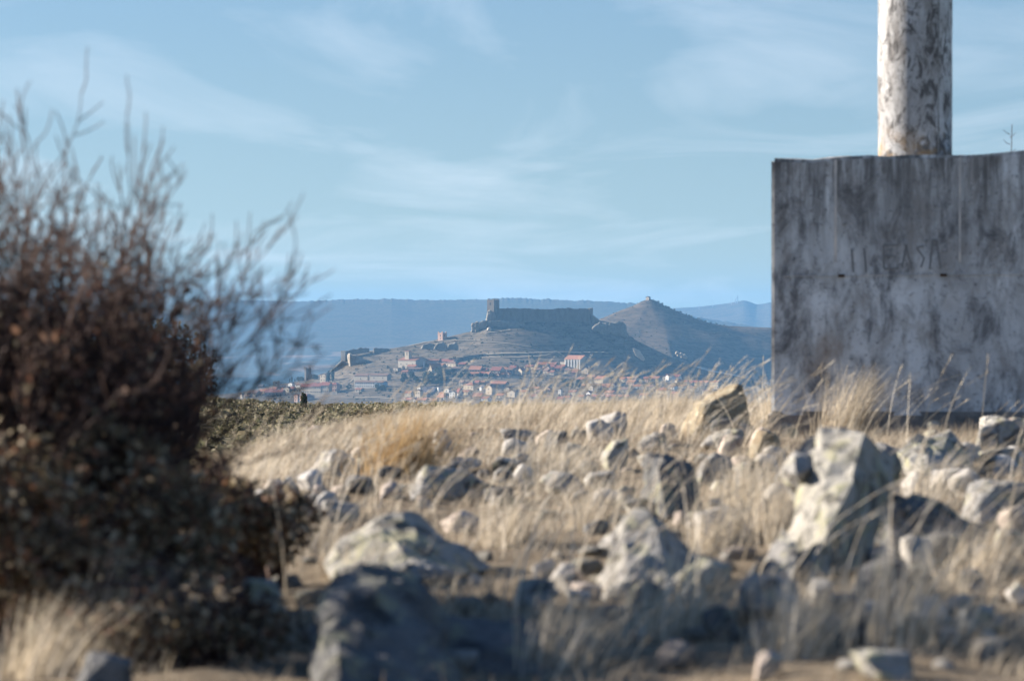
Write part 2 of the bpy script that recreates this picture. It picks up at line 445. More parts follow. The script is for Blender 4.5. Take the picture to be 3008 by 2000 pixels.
# ------------------------------------------------------------------ building materials
def plain_mat(name, col, col2, scale=0.5, rough=0.9, stretch=(1, 1, 1), amount=0.7):
    m = Mat(name, rough, 0.1)
    v = m.coords('Object', stretch)
    c = m.mix(m.ramp(m.noise(v, scale, 5, 0.65), [(0.38, 0.0), (0.62, amount)]), col, col2)
    c = m.mix(m.ramp(m.objrand(), [(0.0, 0.0), (1.0, 0.35)]), c, tuple(q * 0.75 for q in col))
    m.color(c)
    return m.m
W = {
    'cream': plain_mat('cream_render', (0.66, 0.55, 0.40), (0.50, 0.41, 0.30)),
    'white': plain_mat('white_render', (0.82, 0.79, 0.73), (0.66, 0.62, 0.56)),
    'stone': plain_mat('rubble_stone', (0.38, 0.32, 0.25), (0.24, 0.20, 0.16), 0.8),
    'pale': plain_mat('pale_stone', (0.56, 0.49, 0.39), (0.42, 0.36, 0.28), 0.7),
    'pink': plain_mat('pink_render', (0.60, 0.40, 0.30), (0.46, 0.30, 0.23)),
    'grey': plain_mat('grey_render', (0.33, 0.31, 0.29), (0.23, 0.22, 0.21)),
    'blue': plain_mat('pale_blue_render', (0.40, 0.52, 0.60), (0.30, 0.40, 0.48)),
    'red': plain_mat('new_red_tile', (0.33, 0.13, 0.095), (0.22, 0.10, 0.08), 0.6),
    'terra': plain_mat('terracotta_tile', (0.36, 0.165, 0.10), (0.23, 0.115, 0.08), 0.6),
    'salmon': plain_mat('salmon_tile', (0.48, 0.235, 0.15), (0.36, 0.17, 0.11), 0.6),
    'old': plain_mat('weathered_tile', (0.26, 0.165, 0.12), (0.17, 0.12, 0.095), 0.5),
    'lilac': plain_mat('grey_slate', (0.19, 0.175, 0.19), (0.13, 0.12, 0.13), 0.5),
    'castle': plain_mat('castle_ashlar', (0.25, 0.21, 0.165), (0.13, 0.11, 0.09), 0.22, 0.95, (1, 1, 0.35)),
    'rock': plain_mat('crag_rock', (0.30, 0.265, 0.21), (0.16, 0.14, 0.115), 0.3, 0.95, (1, 1, 0.5)),
    'quarry': plain_mat('fresh_quarry_face', (0.62, 0.48, 0.34), (0.50, 0.40, 0.30), 0.3),
}
gm = Mat('dark_window_glass', 0.25, 0.5); gm.color((0.03, 0.032, 0.036)); W['glass'] = gm.m
dm = Mat('weathered_wood', 0.8, 0.2); dm.color((0.09, 0.06, 0.04)); W['wood'] = dm.m
pm = Mat('pale_metal', 0.5, 0.4); pm.color((0.62, 0.62, 0.62)); W['metal'] = pm.m

BOXF = [(0, 3, 2, 1), (4, 5, 6, 7), (0, 1, 5, 4), (1, 2, 6, 5), (2, 3, 7, 6), (3, 0, 4, 7)]
def boxmesh(name, o_, u, v_, w_):
    o_, u, v_, w_ = map(Vector, (o_, u, v_, w_))
    return pymesh(name, [o_, o_ + u, o_ + u + v_, o_ + v_, o_ + w_, o_ + u + w_, o_ + u + v_ + w_, o_ + v_ + w_], BOXF)
def frame_dirs(a):
    """u: along the face that looks left of the camera, v: along the face that looks right of it"""
    a = math.radians(a)
    return Vector((-math.cos(a), math.sin(a), 0)), Vector((math.sin(a), math.cos(a), 0))
def wall_windows(root, org, along, out, length, z0, height, cols, rows_, tint='glass', size=(0.9, 1.25)):
    if not cols or not rows_: return
    for i in range(cols):
        for j in range(rows_):
            cx_ = length * (i + 0.5) / cols + random.uniform(-.15, .15)
            zz = z0 + height * (j + 0.52) / rows_
            ww, hh = min(size[0], length / cols * 0.55), min(size[1], height / rows_ * 0.62)
            b = org + along * (cx_ - ww / 2) + Vector((0, 0, zz - hh / 2)) - out * 0.25
            wi = link('window', boxmesh('window', b, along * ww, out * 0.29, Vector((0, 0, hh))), W[tint], root)
            if ww > 0.6:
                link('sill', boxmesh('sill', b + out * 0.26 - along * 0.1 - Vector((0, 0, 0.16)), along * (ww + 0.2), out * 0.14, Vector((0, 0, 0.15))), W['pale'], wi)
SINK = 2.5
def house(px, py, wl, ws, h, rh, a, wall, roof, kind, win, label, cat='house', group=None, name='house', shade_win=None, chimney=True, d=None):
    """px,py: foot of the corner nearest the camera; wl/ws: pixel widths of the left- and right-looking faces; h eaves, rh ridge above eaves"""
    g = on_hill(px, py) if d is None else P(px, py, d)
    mpp = g.y / F
    wl, ws = wl * 1.1, ws * 1.12
    ar = math.radians(a)
    L = max(wl * mpp / max(math.cos(ar), 0.15), 2.2); Wd = max(ws * mpp / max(math.sin(ar), 0.15), 2.5)
    L, Wd = min(L, 46), min(Wd, 46)
    H, R = h * mpp, rh * mpp
    u, v_ = frame_dirs(a); up = Vector((0, 0, 1))
    root = empty(name, g, label, cat, group)
    hw = []
    bz = -SINK
    base = [Vector((0, 0, bz)), v_ * Wd + up * bz, v_ * Wd + u * L + up * bz, u * L + up * bz]
    top = [p + up * (H - bz) for p in base]
    V = base + top
    Fc = [(0, 3, 2, 1), (0, 1, 5, 4), (1, 2, 6, 5), (2, 3, 7, 6), (3, 0, 4, 7), (4, 5, 6, 7)]
    if kind == 'g':      # ridge runs away to the right, the left-looking face is a gable
        V += [u * L / 2 + up * (H + R), u * L / 2 + v_ * Wd + up * (H + R)]
        Fc[5] = (4, 5, 9, 8); Fc += [(6, 7, 8, 9), (7, 4, 8), (5, 6, 9)]
    elif kind == 'e':
        V += [v_ * Wd / 2 + up * (H + R), v_ * Wd / 2 + u * L + up * (H + R)]
        Fc[5] = (7, 4, 8, 9); Fc += [(5, 6, 9, 8), (4, 5, 8), (6, 7, 9)]
    link('wall', pymesh('wall', V, Fc), W[wall], root)
    ov, th = 0.45, 0.28
    if kind in 'ge' and roof:
        if kind == 'g': A, B, LA, LB = u, v_, L, Wd
        else: A, B, LA, LB = v_, u, Wd, L
        k = R / (LA / 2)
        prof = [(-ov, H - ov * k), (LA / 2, H + R), (LA + ov, H - ov * k)]
        rv = []
        for e in (-ov, LB + ov):
            for (p, z) in prof: rv.append(A * p + B * e + up * (z + 0.06))
            for (p, z) in prof: rv.append(A * p + B * e + up * (z + 0.06 + th))
        rf = [(0, 1, 7, 6), (1, 2, 8, 7), (3, 9, 10, 4), (4, 10, 11, 5), (0, 6, 9, 3), (2, 5, 11, 8), (0, 3, 4, 1), (1, 4, 5, 2), (6, 7, 10, 9), (7, 8, 11, 10)]
        ro = link('roof', pymesh('roof', rv, rf), W[roof], root)
    elif kind == 'h' and roof:
        c0 = [-(u + v_) * ov, v_ * (Wd + ov) - u * ov, v_ * (Wd + ov) + u * (L + ov), u * (L + ov) - v_ * ov]
        lo = [p + up * (H + 0.02) for p in c0]; mid = [p + up * (H + 0.3) for p in c0]
        if L >= Wd: r0, r1 = u * (Wd * .45) + v_ * Wd / 2, u * (L - Wd * .45) + v_ * Wd / 2
        else: r0, r1 = v_ * (L * .45) + u * L / 2, v_ * (Wd - L * .45) + u * L / 2
        rv = lo + mid + [r0 + up * (H + R), r1 + up * (H + R)]
        if L >= Wd: rf2 = [(7, 4, 8, 9), (4, 5, 8), (5, 6, 9, 8), (6, 7, 9)]
        else: rf2 = [(4, 5, 9, 8), (5, 6, 9), (6, 7, 8, 9), (7, 4, 8)]
        ro = link('roof', pymesh('roof', rv, [(0, 3, 2, 1), (0, 1, 5, 4), (1, 2, 6, 5), (2, 3, 7, 6), (3, 0, 4, 7)] + rf2), W[roof], root)
    else:
        ro = None
        if roof:
            ro = link('roof', boxmesh('roof', -(u + v_) * 0.2 + up * (H + 0.02), u * (L + .4), v_ * (Wd + .4), up * 0.35), W[roof], root)
    if ro is not None and chimney and L > 6 and kind != 'f':
        q = u * L * random.uniform(.25, .75) + v_ * Wd * random.uniform(.3, .6) + up * (H + R * 0.45)
        ch = link('chimney', boxmesh('chimney', q, u * 0.8, v_ * 0.8, up * (R * 0.55 + 1.0)), W['pale'], ro)
        link('chimney_cap', boxmesh('chimney_cap', q - (u + v_) * 0.12 + up * (R * 0.55 + 1.003), u * 1.04, v_ * 1.04, up * 0.16), W['terra'], ro)
    c_, r_ = win
    wall_windows(root, Vector((0, 0, 0)), u, -v_, L, 0, H, c_, r_)
    if shade_win: wall_windows(root, Vector((0, 0, 0)), v_, -u, Wd, 0, H, *shade_win)
    return root

# ------------------------------------------------------------------ the town: every building one thing
HS = [
 # px, py, wl, ws, h, rh, a, wall, roof, kind, windows, label
 (711, 1171, 5, 20, 13, 4, 55, 'cream', 'old', 'g', (1, 2), 'dark-sided house with a thin lit edge at the far left end of town'),
 (753, 1161, 24, 12, 9, 7, 28, 'pale', 'old', 'e', (3, 1), 'long low pale house under a wide brown roof near the left end of town'),
 (802, 1147, 15, 8, 5, 4, 35, 'pale', 'salmon', 'e', (2, 1), 'small house with a salmon roof just below the wedge-shaped ruin'),
 (828, 1165, 48, 8, 10, 7, 14, 'pink', 'red', 'e', (5, 1), 'long pinkish house with a dull red roof left of the terraced row'),
 (858, 1136, 11, 8, 11, 3, 40, 'white', 'old', 'g', (1, 1), 'small white house standing in front of the three slim cypresses'),
 (849, 1153, 16, 8, 12, 4, 38, 'pale', 'old', 'g', (2, 1), 'pale house between the long pinkish house and the terraced row'),
 (886, 1138, 18, 8, 6, 4, 38, 'white', 'old', 'e', (2, 1), 'low white house below the crenellated dark tower'),
 (874, 1178, 10, 4, 20, 2, 42, 'pink', 'red', 'g', (1, 2), 'narrow tall wing of the pink villa below the terraced row'),
 (885, 1175, 10, 4, 17, 2, 42, 'pink', 'red', 'f', (1, 2), 'middle block of the pink villa below the terraced row'),
 (902, 1175, 16, 18, 11, 9, 40, 'pink', 'red', 'h', (3, 1), 'low block of the pink villa with a hipped red roof'),
 (956, 1121, 15, 7, 21, 3, 34, 'cream', 'old', 'g', (2, 2), 'tall cream house with paired windows above the terraced row'),
 (914, 1159, 29, 7, 20, 8, 27, 'cream', 'red', 'e', (5, 2), 'lowest left unit of the red-roofed terraced row'),
 (942, 1158, 27, 6, 23, 9, 27, 'cream', 'red', 'e', (5, 2), 'middle unit of the red-roofed terraced row'),
 (966, 1156, 22, 8, 24, 9, 27, 'pale', 'red', 'e', (4, 2), 'right unit of the red-roofed terraced row'),
 (989, 1152, 20, 9, 22, 7, 30, 'pink', 'red', 'h', (3, 2), 'pink end house of the red-roofed terraced row'),
 (1079, 1121, 37, 12, 17, 6, 30, 'pale', 'old', 'e', (1, 1), 'broad cream stone house with one dark doorway under the castle spur'),
 (1137, 1121, 48, 10, 15, 5, 30, 'pale', 'old', 'e', (2, 1), 'long pale stone house right of the one with a dark doorway'),
 (1100, 1139, 54, 10, 15, 4, 27, 'white', 'old', 'e', (9, 2), 'long white house with a colonnaded front and dark roof line'),
 (1124, 1140, 18, 12, 16, 4, 27, 'blue', 'old', 'e', (4, 2), 'pale blue house at the right end of the colonnaded white house'),
 (1168, 1091, 13, 10, 10, 3, 36, 'pale', 'old', 'f', (1, 1), 'small pale flat house left below the church with the belfry'),
 (1288, 1068, 46, 6, 9, 3, 24, 'pink', 'terra', 'e', (0, 0), 'long brick-red building behind the belfry church'),
 (1330, 1067, 36, 14, 5, 7, 30, 'pale', 'red', 'e', (3, 1), 'broad house with a deep red roof right of the brick-red building'),
 (1338, 1082, 26, 10, 10, 6, 40, 'cream', 'old', 'h', (3, 1), 'hip-roofed cream house below the deep red roof'),
 (1268, 1098, 9, 26, 14, 14, 42, 'cream', 'terra', 'g', (1, 1), 'cream gabled house with a long falling roof above the dark trees'),
 (1232, 1090, 34, 16, 7, 4, 18, 'grey', 'old', 'e', (4, 1), 'long shaded grey house at the foot of the belfry church'),
 (1234, 1173, 14, 8, 24, 4, 36, 'cream', 'terra', 'g', (2, 2), 'tall cream house standing behind the straw tuft'),
 (1235, 1147, 9, 5, 10, 2, 40, 'white', 'old', 'g', (1, 1), 'tiny white house left of the big slate roof'),
 (1274, 1160, 30, 10, 10, 14, 20, 'grey', 'lilac', 'e', (0, 0), 'barn with a big grey slate roof below the dark trees'),
 (1288, 1152, 4, 4, 14, 2, 45, 'white', 'old', 'f', (0, 0), 'slim white tower house beside the slate roof'),
 (1304, 1178, 20, 8, 7, 16, 34, 'white', 'salmon', 'h', (3, 1), 'house with a tall rounded salmon roof and white base'),
 (1319, 1153, 14, 9, 10, 4, 36, 'white', 'lilac', 'g', (1, 1), 'white gabled house above the salmon-roofed one'),
 (1336, 1172, 15, 6, 18, 3, 36, 'white', 'old', 'g', (2, 2), 'pale two-storey house with four windows beside the salmon roof'),
 (1346, 1166, 6, 12, 10, 12, 50, 'pale', 'red', 'e', (0, 0), 'dark-sided house with a steep red roof in the lower town'),
 (1266, 1180, 10, 6, 8, 2, 38, 'cream', 'terra', 'f', (1, 1), 'low cream block at the lower edge of town under the slate barn'),
 (1410, 1098, 30, 10, 12, 10, 20, 'pale', 'salmon', 'e', (4, 2), 'house with an orange roof left of the long roof line in mid town'),
 (1428, 1096, 12, 7, 10, 6, 22, 'stone', 'red', 'e', (1, 1), 'small stone house wedged between the orange roof and the next red roof'),
 (1468, 1104, 26, 14, 19, 10, 26, 'pale', 'red', 'e', (3, 2), 'tall house with a bright red roof in the middle of town'),
 (1504, 1098, 14, 8, 14, 5, 24, 'grey', 'old', 'e', (2, 2), 'grey house right of the bright red roof'),
 (1533, 1099, 13, 22, 12, 8, 46, 'cream', 'red', 'g', (0, 0), 'cream gable end lit by the sun in mid town'),
 (1561, 1084, 18, 10, 7, 6, 30, 'stone', 'red', 'e', (2, 1), 'stone house with a red roof left of the white gable'),
 (1578, 1080, 9, 12, 6, 5, 46, 'white', 'old', 'g', (0, 0), 'small bright white gable left of the buttressed church'),
 (1604, 1078, 24, 8, 6, 7, 24, 'pale', 'red', 'e', (3, 1), 'low house with a red roof and white party walls'),
 (1632, 1078, 24, 8, 6, 6, 24, 'stone', 'terra', 'e', (3, 1), 'low stone house next to the pale ruin by the buttressed church'),
 (1660, 1072, 13, 5, 10, 3, 38, 'pale', 'old', 'f', (0, 0), 'pale ruined block touching the buttressed church'),
 (1608, 1101, 12, 18, 11, 8, 44, 'stone', 'old', 'e', (1, 1), 'brown house with a half-hidden gable below the low red roofs'),
 (1626, 1103, 16, 6, 9, 5, 32, 'cream', 'terra', 'e', (2, 1), 'low cream house at the bend of the white lane'),
 (1694, 1110, 14, 10, 16, 10, 20, 'pink', 'terra', 'e', (1, 2), 'shaded house with a square brick roof below the buttressed church'),
 (1728, 1100, 18, 18, 12, 9, 40, 'stone', 'old', 'g', (2, 1), 'big grey gable in shade below the long dark nave'),
 (1746, 1121, 20, 6, 13, 6, 18, 'grey', 'terra', 'e', (2, 2), 'grey house left of the cream corner house'),
 (1770, 1132, 22, 22, 18, 8, 36, 'cream', 'salmon', 'e', (4, 2), 'cream corner house with a salmon roof in the right town'),
 (1742, 1150, 12, 12, 13, 5, 42, 'pale', 'old', 'g', (1, 1), 'pale gabled cottage below the cream corner house'),
 (1733, 1166, 10, 20, 12, 5, 46, 'white', 'terra', 'g', (0, 0), 'bright white gable near the lower edge of town'),
 (1647, 1160, 6, 4, 16, 2, 40, 'white', 'old', 'g', (1, 2), 'slim white house alone in the lower town'),
 (1652, 1184, 14, 8, 12, 6, 34, 'cream', 'red', 'e', (2, 1), 'cream house peeping over the scrub below the slim white house'),
 (1390, 1144, 26, 20, 14, 10, 38, 'cream', 'terra', 'h', (3, 1), 'square cream house with a pyramid roof in the lower middle of town'),
 (1414, 1147, 5, 16, 11, 4, 55, 'white', 'lilac', 'e', (0, 0), 'shed with one lit white edge right of the pyramid roof'),
 (1444, 1162, 16, 12, 22, 8, 42, 'cream', 'terra', 'g', (1, 2), 'tall cream gabled house in the lower middle of town'),
 (1484, 1143, 40, 10, 13, 7, 16, 'stone', 'salmon', 'e', (4, 1), 'long dark-walled house with a thin salmon roof'),
 (1412, 1172, 22, 10, 6, 9, 28, 'pink', 'terra', 'e', (2, 1), 'low house with a terracotta roof under the pyramid roof'),
 (1512, 1168, 20, 12, 16, 6, 40, 'pale', 'old', 'g', (1, 1), 'pale gabled house half hidden by the pale grass stalks'),
 (1570, 1174, 18, 12, 8, 7, 24, 'white', 'red', 'e', (2, 1), 'white-fronted house with a red roof by the thick white post'),
 (1590, 1160, 16, 14, 8, 6, 34, 'stone', 'old', 'e', (2, 1), 'stone farmhouse with a weathered roof right of the thick white post'),
 (1934, 1128, 26, 10, 18, 6, 30, 'cream', 'terra', 'e', (4, 2), 'cream house with two rows of windows left of the long red-roofed white house'),
 (1964, 1126, 8, 16, 20, 4, 50, 'white', 'red', 'g', (0, 0), 'white gable tower of the long red-roofed house in the right town'),
 (1994, 1122, 36, 8, 14, 7, 24, 'white', 'red', 'e', (6, 1), 'long white house with a red roof in the right town'),
 (1998, 1129, 14, 6, 9, 4, 38, 'cream', 'salmon', 'g', (1, 1), 'small cream annex with a salmon roof below the long white house'),
 (1958, 1160, 28, 14, 12, 9, 36, 'cream', 'terra', 'h', (3, 1), 'cream house with a wide hipped roof above the grass in the right town'),
 (2014, 1140, 16, 8, 7, 4, 30, 'pale', 'old', 'e', (2, 1), 'low pale cottage right of the small salmon annex'),
 (2046, 1128, 30, 14, 6, 5, 30, 'stone', 'old', 'e', (3, 1), 'low stone barn with a curved roof line behind the tallest stalks'),
 (2110, 1143, 22, 12, 20, 6, 36, 'cream', 'terra', 'h', (4, 2), 'cream apartment house with tall windows near the concrete block'),
 (2124, 1144, 11, 8, 13, 3, 40, 'pink', 'terra', 'f', (1, 1), 'small pink annex beside the cream apartment house'),
 (2084, 1168, 18, 16, 20, 6, 40, 'cream', 'old', 'h', (3, 2), 'cream house above the brown-lichened boulder'),
 (2150, 1160, 14, 12, 10, 5, 36, 'pale', 'old', 'e', (2, 1), 'pale farmhouse just above the brown-lichened boulder'),
 (2257, 1134, 7, 8, 10, 4, 46, 'white', 'old', 'g', (0, 0), 'lone white gable beside the left edge of the concrete block'),
 (1893, 1112, 18, 10, 6, 5, 32, 'pale', 'old', 'e', (2, 1), 'low pale house at the foot of the bright quarry slab'),
 (1862, 1134, 20, 12, 9, 6, 32, 'pink', 'terra', 'e', (3, 1), 'pinkish house among the bent grass right of the cream corner house'),
 (1840, 1152, 18, 12, 9, 6, 36, 'stone', 'old', 'e', (2, 1), 'brown stone house half lost behind grass in the right town'),
 (1800, 1160, 22, 12, 9, 6, 34, 'pink', 'terra', 'e', (3, 1), 'wide pinkish house below the salmon-roofed corner house'),
 (1900, 1168, 20, 12, 8, 5, 34, 'pale', 'terra', 'e', (2, 1), 'low pale house at the lower edge of the right town'),
 (1352, 1094, 22, 10, 10, 5, 18, 'grey', 'old', 'e', (3, 1), 'grey house in shade below the hip-roofed cream one'),
 (770, 1140, 12, 6, 5, 5, 24, 'stone', 'lilac', 'e', (0, 0), 'dark barn on the slope left of the wedge-shaped ruin'),
 (836, 1138, 14, 4, 5, 4, 22, 'stone', 'lilac', 'e', (0, 0), 'dark barn on the slope right of the wedge-shaped ruin'),
]
HS += [
 (1396, 1090, 16, 8, 8, 6, 24, 'stone', 'terra', 'e', (2, 1), 'stone house left of the orange roof in mid town'),
 (1488, 1090, 14, 8, 9, 6, 26, 'pale', 'terra', 'e', (2, 1), 'pale house behind the grey house in mid town'),
 (1514, 1084, 16, 8, 7, 6, 26, 'stone', 'red', 'e', (2, 1), 'low stone house behind the lit cream gable'),
 (1546, 1096, 16, 8, 9, 5, 30, 'grey', 'old', 'e', (2, 1), 'grey house between the cream gable and the brown gable'),
 (1584, 1094, 18, 10, 9, 6, 26, 'grey', 'old', 'e', (2, 1), 'shaded grey house below the small bright white gable'),
 (1648, 1092, 20, 10, 8, 6, 26, 'pink', 'red', 'e', (2, 1), 'pinkish house under the pale ruined block'),
 (1676, 1098, 16, 10, 9, 6, 30, 'stone', 'old', 'e', (2, 1), 'stone house directly below the buttresses'),
 (1712, 1124, 16, 10, 9, 6, 32, 'stone', 'terra', 'e', (2, 1), 'stone house left of the pale garden wall'),
 (1790, 1146, 16, 10, 9, 5, 36, 'cream', 'terra', 'e', (2, 1), 'cream cottage below the salmon-roofed corner house'),
 (1822, 1138, 16, 10, 8, 5, 32, 'pale', 'old', 'e', (2, 1), 'pale cottage left of the pinkish house in the grass'),
 (1880, 1146, 18, 10, 9, 5, 34, 'white', 'terra', 'e', (2, 1), 'whitewashed cottage right of the brown stone house'),
 (1916, 1146, 16, 10, 9, 5, 34, 'stone', 'old', 'e', (2, 1), 'stone cottage left of the wide hipped roof'),
 (1980, 1142, 16, 10, 8, 5, 34, 'white', 'old', 'e', (2, 1), 'whitewashed cottage below the long red-roofed white house'),
 (1990, 1168, 18, 12, 9, 6, 34, 'pink', 'terra', 'e', (2, 1), 'pinkish cottage right of the wide hipped roof'),
 (2040, 1150, 18, 12, 9, 5, 34, 'pale', 'old', 'e', (2, 1), 'pale cottage below the low stone barn'),
 (1690, 1160, 18, 10, 9, 5, 34, 'pale', 'terra', 'e', (2, 1), 'pale cottage between the slim white house and the bright white gable'),
 (1672, 1176, 18, 10, 8, 5, 30, 'pink', 'terra', 'e', (2, 1), 'pinkish cottage at the lower edge right of the peeping cream house'),
 (1614, 1174, 18, 10, 8, 5, 30, 'pale', 'old', 'e', (2, 1), 'pale cottage at the lower edge left of the peeping cream house'),
 (1544, 1160, 16, 10, 8, 5, 34, 'pale', 'terra', 'e', (2, 1), 'pale cottage left of the red-roofed house by the white post'),
 (1476, 1170, 18, 10, 8, 5, 34, 'cream', 'salmon', 'e', (2, 1), 'cream cottage right below the tall gabled house'),
 (1374, 1160, 16, 10, 8, 5, 34, 'cream', 'terra', 'e', (2, 1), 'cream cottage under the square pyramid-roofed house'),
 (1432, 1180, 16, 10, 8, 5, 34, 'white', 'red', 'e', (2, 1), 'white cottage at the lower edge below the terracotta roof'),
 (1254, 1168, 14, 8, 9, 4, 36, 'stone', 'old', 'e', (1, 1), 'stone shed right of the tall cream house behind the tuft'),
 (1206, 1166, 16, 8, 10, 5, 36, 'pale', 'terra', 'e', (2, 1), 'pale house half hidden by the golden tuft'),
 (730, 1172, 14, 8, 6, 4, 30, 'stone', 'old', 'e', (1, 1), 'low stone shed in the meadow at the left end of town'),
 (800, 1160, 12, 8, 7, 4, 30, 'white', 'old', 'e', (1, 1), 'little white shed in front of the long pinkish house'),
 (1060, 1150, 16, 8, 7, 4, 32, 'pale', 'terra', 'e', (2, 1), 'low pale house under the colonnaded white house'),
 (1196, 1098, 16, 8, 7, 4, 28, 'pink', 'terra', 'e', (2, 1), 'low house with a terracotta roof below the small flat pale house'),
 (1300, 1084, 16, 10, 8, 5, 34, 'stone', 'terra', 'e', (2, 1), 'stone house between the falling roof and the hip-roofed cream house'),
 (1366, 1082, 18, 8, 8, 5, 24, 'stone', 'red', 'e', (2, 1), 'stone house right of the hip-roofed cream house'),
]
ORD = ['first', 'second', 'third', 'fourth', 'fifth', 'sixth', 'seventh', 'eighth', 'ninth', 'tenth']
for (xa, xb, pa, pb, where) in [(1380, 1500, 1106, 1105, 'joined row at the foot of the mid-town roofs'), (1540, 1662, 1090, 1088, 'joined row left of the buttressed church'),
        (1350, 1470, 1134, 1136, 'joined row above the pyramid-roofed house'), (1690, 1810, 1144, 1140, 'joined row below the cream corner house'),
        (1822, 1960, 1122, 1120, 'joined row below the bright quarry slab'), (1992, 2112, 1132, 1134, 'joined row left of the cream apartment house'),
        (1484, 1620, 1152, 1150, 'joined row above the thick white post'), (762, 866, 1158, 1150, 'joined row left of the red-roofed terrace'),
        (1180, 1300, 1184, 1184, 'lowest joined row under the slate barn'), (1700, 1850, 1174, 1172, 'lowest joined row in the right town')]:
    n = 8
    for i in range(n):
        q = (i + 0.5) / n
        w0 = (xb - xa) / n
        HS.append((xa + (xb - xa) * (i + 0.7) / n, pa + (pb - pa) * q + random.uniform(-1.5, 1.5), w0 * 0.72, w0 * 0.42, random.uniform(7, 11), random.uniform(4, 6), random.uniform(28, 38),
                   random.choice(['cream', 'pale', 'white', 'stone', 'pink', 'pale']), random.choice(['terra', 'old', 'salmon', 'terra', 'red']), random.choice('eeg'), (2, 1), ORD[i] + ' house from the left in the ' + where))
for h_ in HS:
    house(*h_)

def hull_mesh(name, pts, sub=2, amp=0.0, freq=1.0, seed=0, smooth=True):
    bm = bmesh.new()
    for p in pts: bm.verts.new(p)
    r = bmesh.ops.convex_hull(bm, input=list(bm.verts))
    dele = [g for g in r.get('geom_interior', []) if isinstance(g, bmesh.types.BMVert)]
    if dele: bmesh.ops.delete(bm, geom=dele, context='VERTS')
    for _ in range(sub):
        bmesh.ops.triangulate(bm, faces=bm.faces[:])
        ln = [e.calc_length() for e in bm.edges]
        lim = np.percentile(ln, 35)
        bmesh.ops.subdivide_edges(bm, edges=[e for e in bm.edges if e.calc_length() > lim], cuts=1, use_grid_fill=True)
    bmesh.ops.triangulate(bm, faces=bm.faces[:])
    bmesh.ops.recalc_face_normals(bm, faces=bm.faces[:])
    bm.normal_update()
    co = np.array([v_.co for v_ in bm.verts]); no = np.array([v_.normal for v_ in bm.verts])
    if amp:
        n_ = fbm(co[:, 0] * freq, co[:, 1] * freq, co[:, 2] * freq, 4, seed, 0.55)
        rid = 1 - np.abs(fbm(co[:, 0] * freq * .7 + 9, co[:, 1] * freq * .7, co[:, 2] * freq * .7, 3, seed + 5)) * 2
        co = co + no * (amp * (n_ + 0.5 * rid))[:, None]
        for v_, c_ in zip(bm.verts, co): v_.co = c_
    me = bpy.data.meshes.new(name)
    bm.to_mesh(me); bm.free()
    if smooth: me.polygons.foreach_set('use_smooth', np.ones(len(me.polygons), bool))
    return me

def crag(pts, d, thick, amp, freq, seed, label, mat='rock', group=None, name='rock_outcrop'):
    """outcrop from a front outline in photo pixels at depth d, with real thickness"""
    g = P(*pts[0], d)
    V = []
    for (px, py) in pts:
        p = P(px, py, d) - g
        k = random.uniform(.5, 1)
        V += [p + Vector((0, -thick * 0.5 * k, 0)), p + Vector((random.uniform(-1, 1), thick * (0.6 + 0.5 * random.random()), 0))]
    o = link(name, hull_mesh(name, V, 4, amp, freq, seed), W[mat], None, g)
    return tag(o, label, 'rock', group)

# ---- belfry church
g0 = on_hill(1221, 1082); mpp = g0.y / F
ch = empty('church', g0, 'stone church with a square lit belfry and brown nave roof in the upper town', 'church')
def sub_house(root, off_px, wl, ws, h, rh, a, wall, roof, kind, win, wname, rname, dz=0.0, depth=0.0):
    t_ = house(CX, HOR, wl, ws, h, rh, a, wall, roof, kind, win, 'x', 'x', d=root.location.y, chimney=False)
    base = Vector((off_px[0] * mpp, depth, -off_px[1] * mpp))
    for c_ in list(t_.children):
        c_.name = {'wall': wname, 'roof': rname}.get(c_.name.split('.')[0], c_.name.split('.')[0])
        c_.parent = root; c_.location = base
    bpy.data.objects.remove(t_)
sub_house(ch, (0, 0), 48, 34, 24, 9, 36, 'pale', 'terra', 'e', (3, 1), 'nave', 'nave_roof')
sub_house(ch, (-21, 0), 11, 8, 50, 3, 36, 'cream', 'terra', 'h', (0, 0), 'belfry', 'belfry_roof', depth=9.0)
u, v_ = frame_dirs(36)
for k in (0.5,):
    b = Vector((-21 * mpp, 9.0, 0)) + u * 2.0 + Vector((0, 0, 39 * mpp)) + v_ * -0.06
    link('bell_opening', boxmesh('bell_opening', b, u * 0.9, v_ * 0.3, Vector((0, 0, 3.2))), W['glass'], ch)
sub_house(ch, (-1, 2), 22, 8, 8, 5, 36, 'pale', 'terra', 'e', (2, 1), 'porch', 'porch_roof', depth=-7.0)

# ---- buttressed church
g0 = on_hill(1706, 1083); mpp = g0.y / F
ch = empty('church', g0, 'tall church with a pale buttressed front and salmon roof in the right town', 'church')
sub_house(ch, (0, 0), 43, 22, 29, 11, 36, 'cream', 'salmon', 'e', (0, 0), 'nave', 'nave_roof')
u, v_ = frame_dirs(36)
L = 43 * mpp / math.cos(math.radians(36))
for i in range(6):
    link('buttress', boxmesh('buttress', u * (L * i / 5.0 - (0.6 if i else 0.0)) - v_ * 1.5 - Vector((0, 0, SINK)), u * 1.2, v_ * 1.48, Vector((0, 0, SINK + 28 * mpp))), W['white'], ch)
for i in range(5):
    b = u * (L * (i + 0.42) / 5.0) - v_ * 0.05 + Vector((0, 0, 12 * mpp))
    link('window', boxmesh('window', b, u * 0.9, v_ * 0.3, Vector((0, 0, 3.4))), W['glass'], ch)
sub_house(ch, (20, 0), 6, 60, 27, 3, 38, 'stone', 'old', 'g', (0, 0), 'long_nave', 'long_nave_roof', depth=6.0)
gb = v_ * 9 + u * 2
link('bell_gable', boxmesh('bell_gable', gb + Vector((0, 0, 29 * mpp)), u * 2.6, v_ * 0.9, Vector((0, 0, 9 * mpp))), W['pale'], ch)
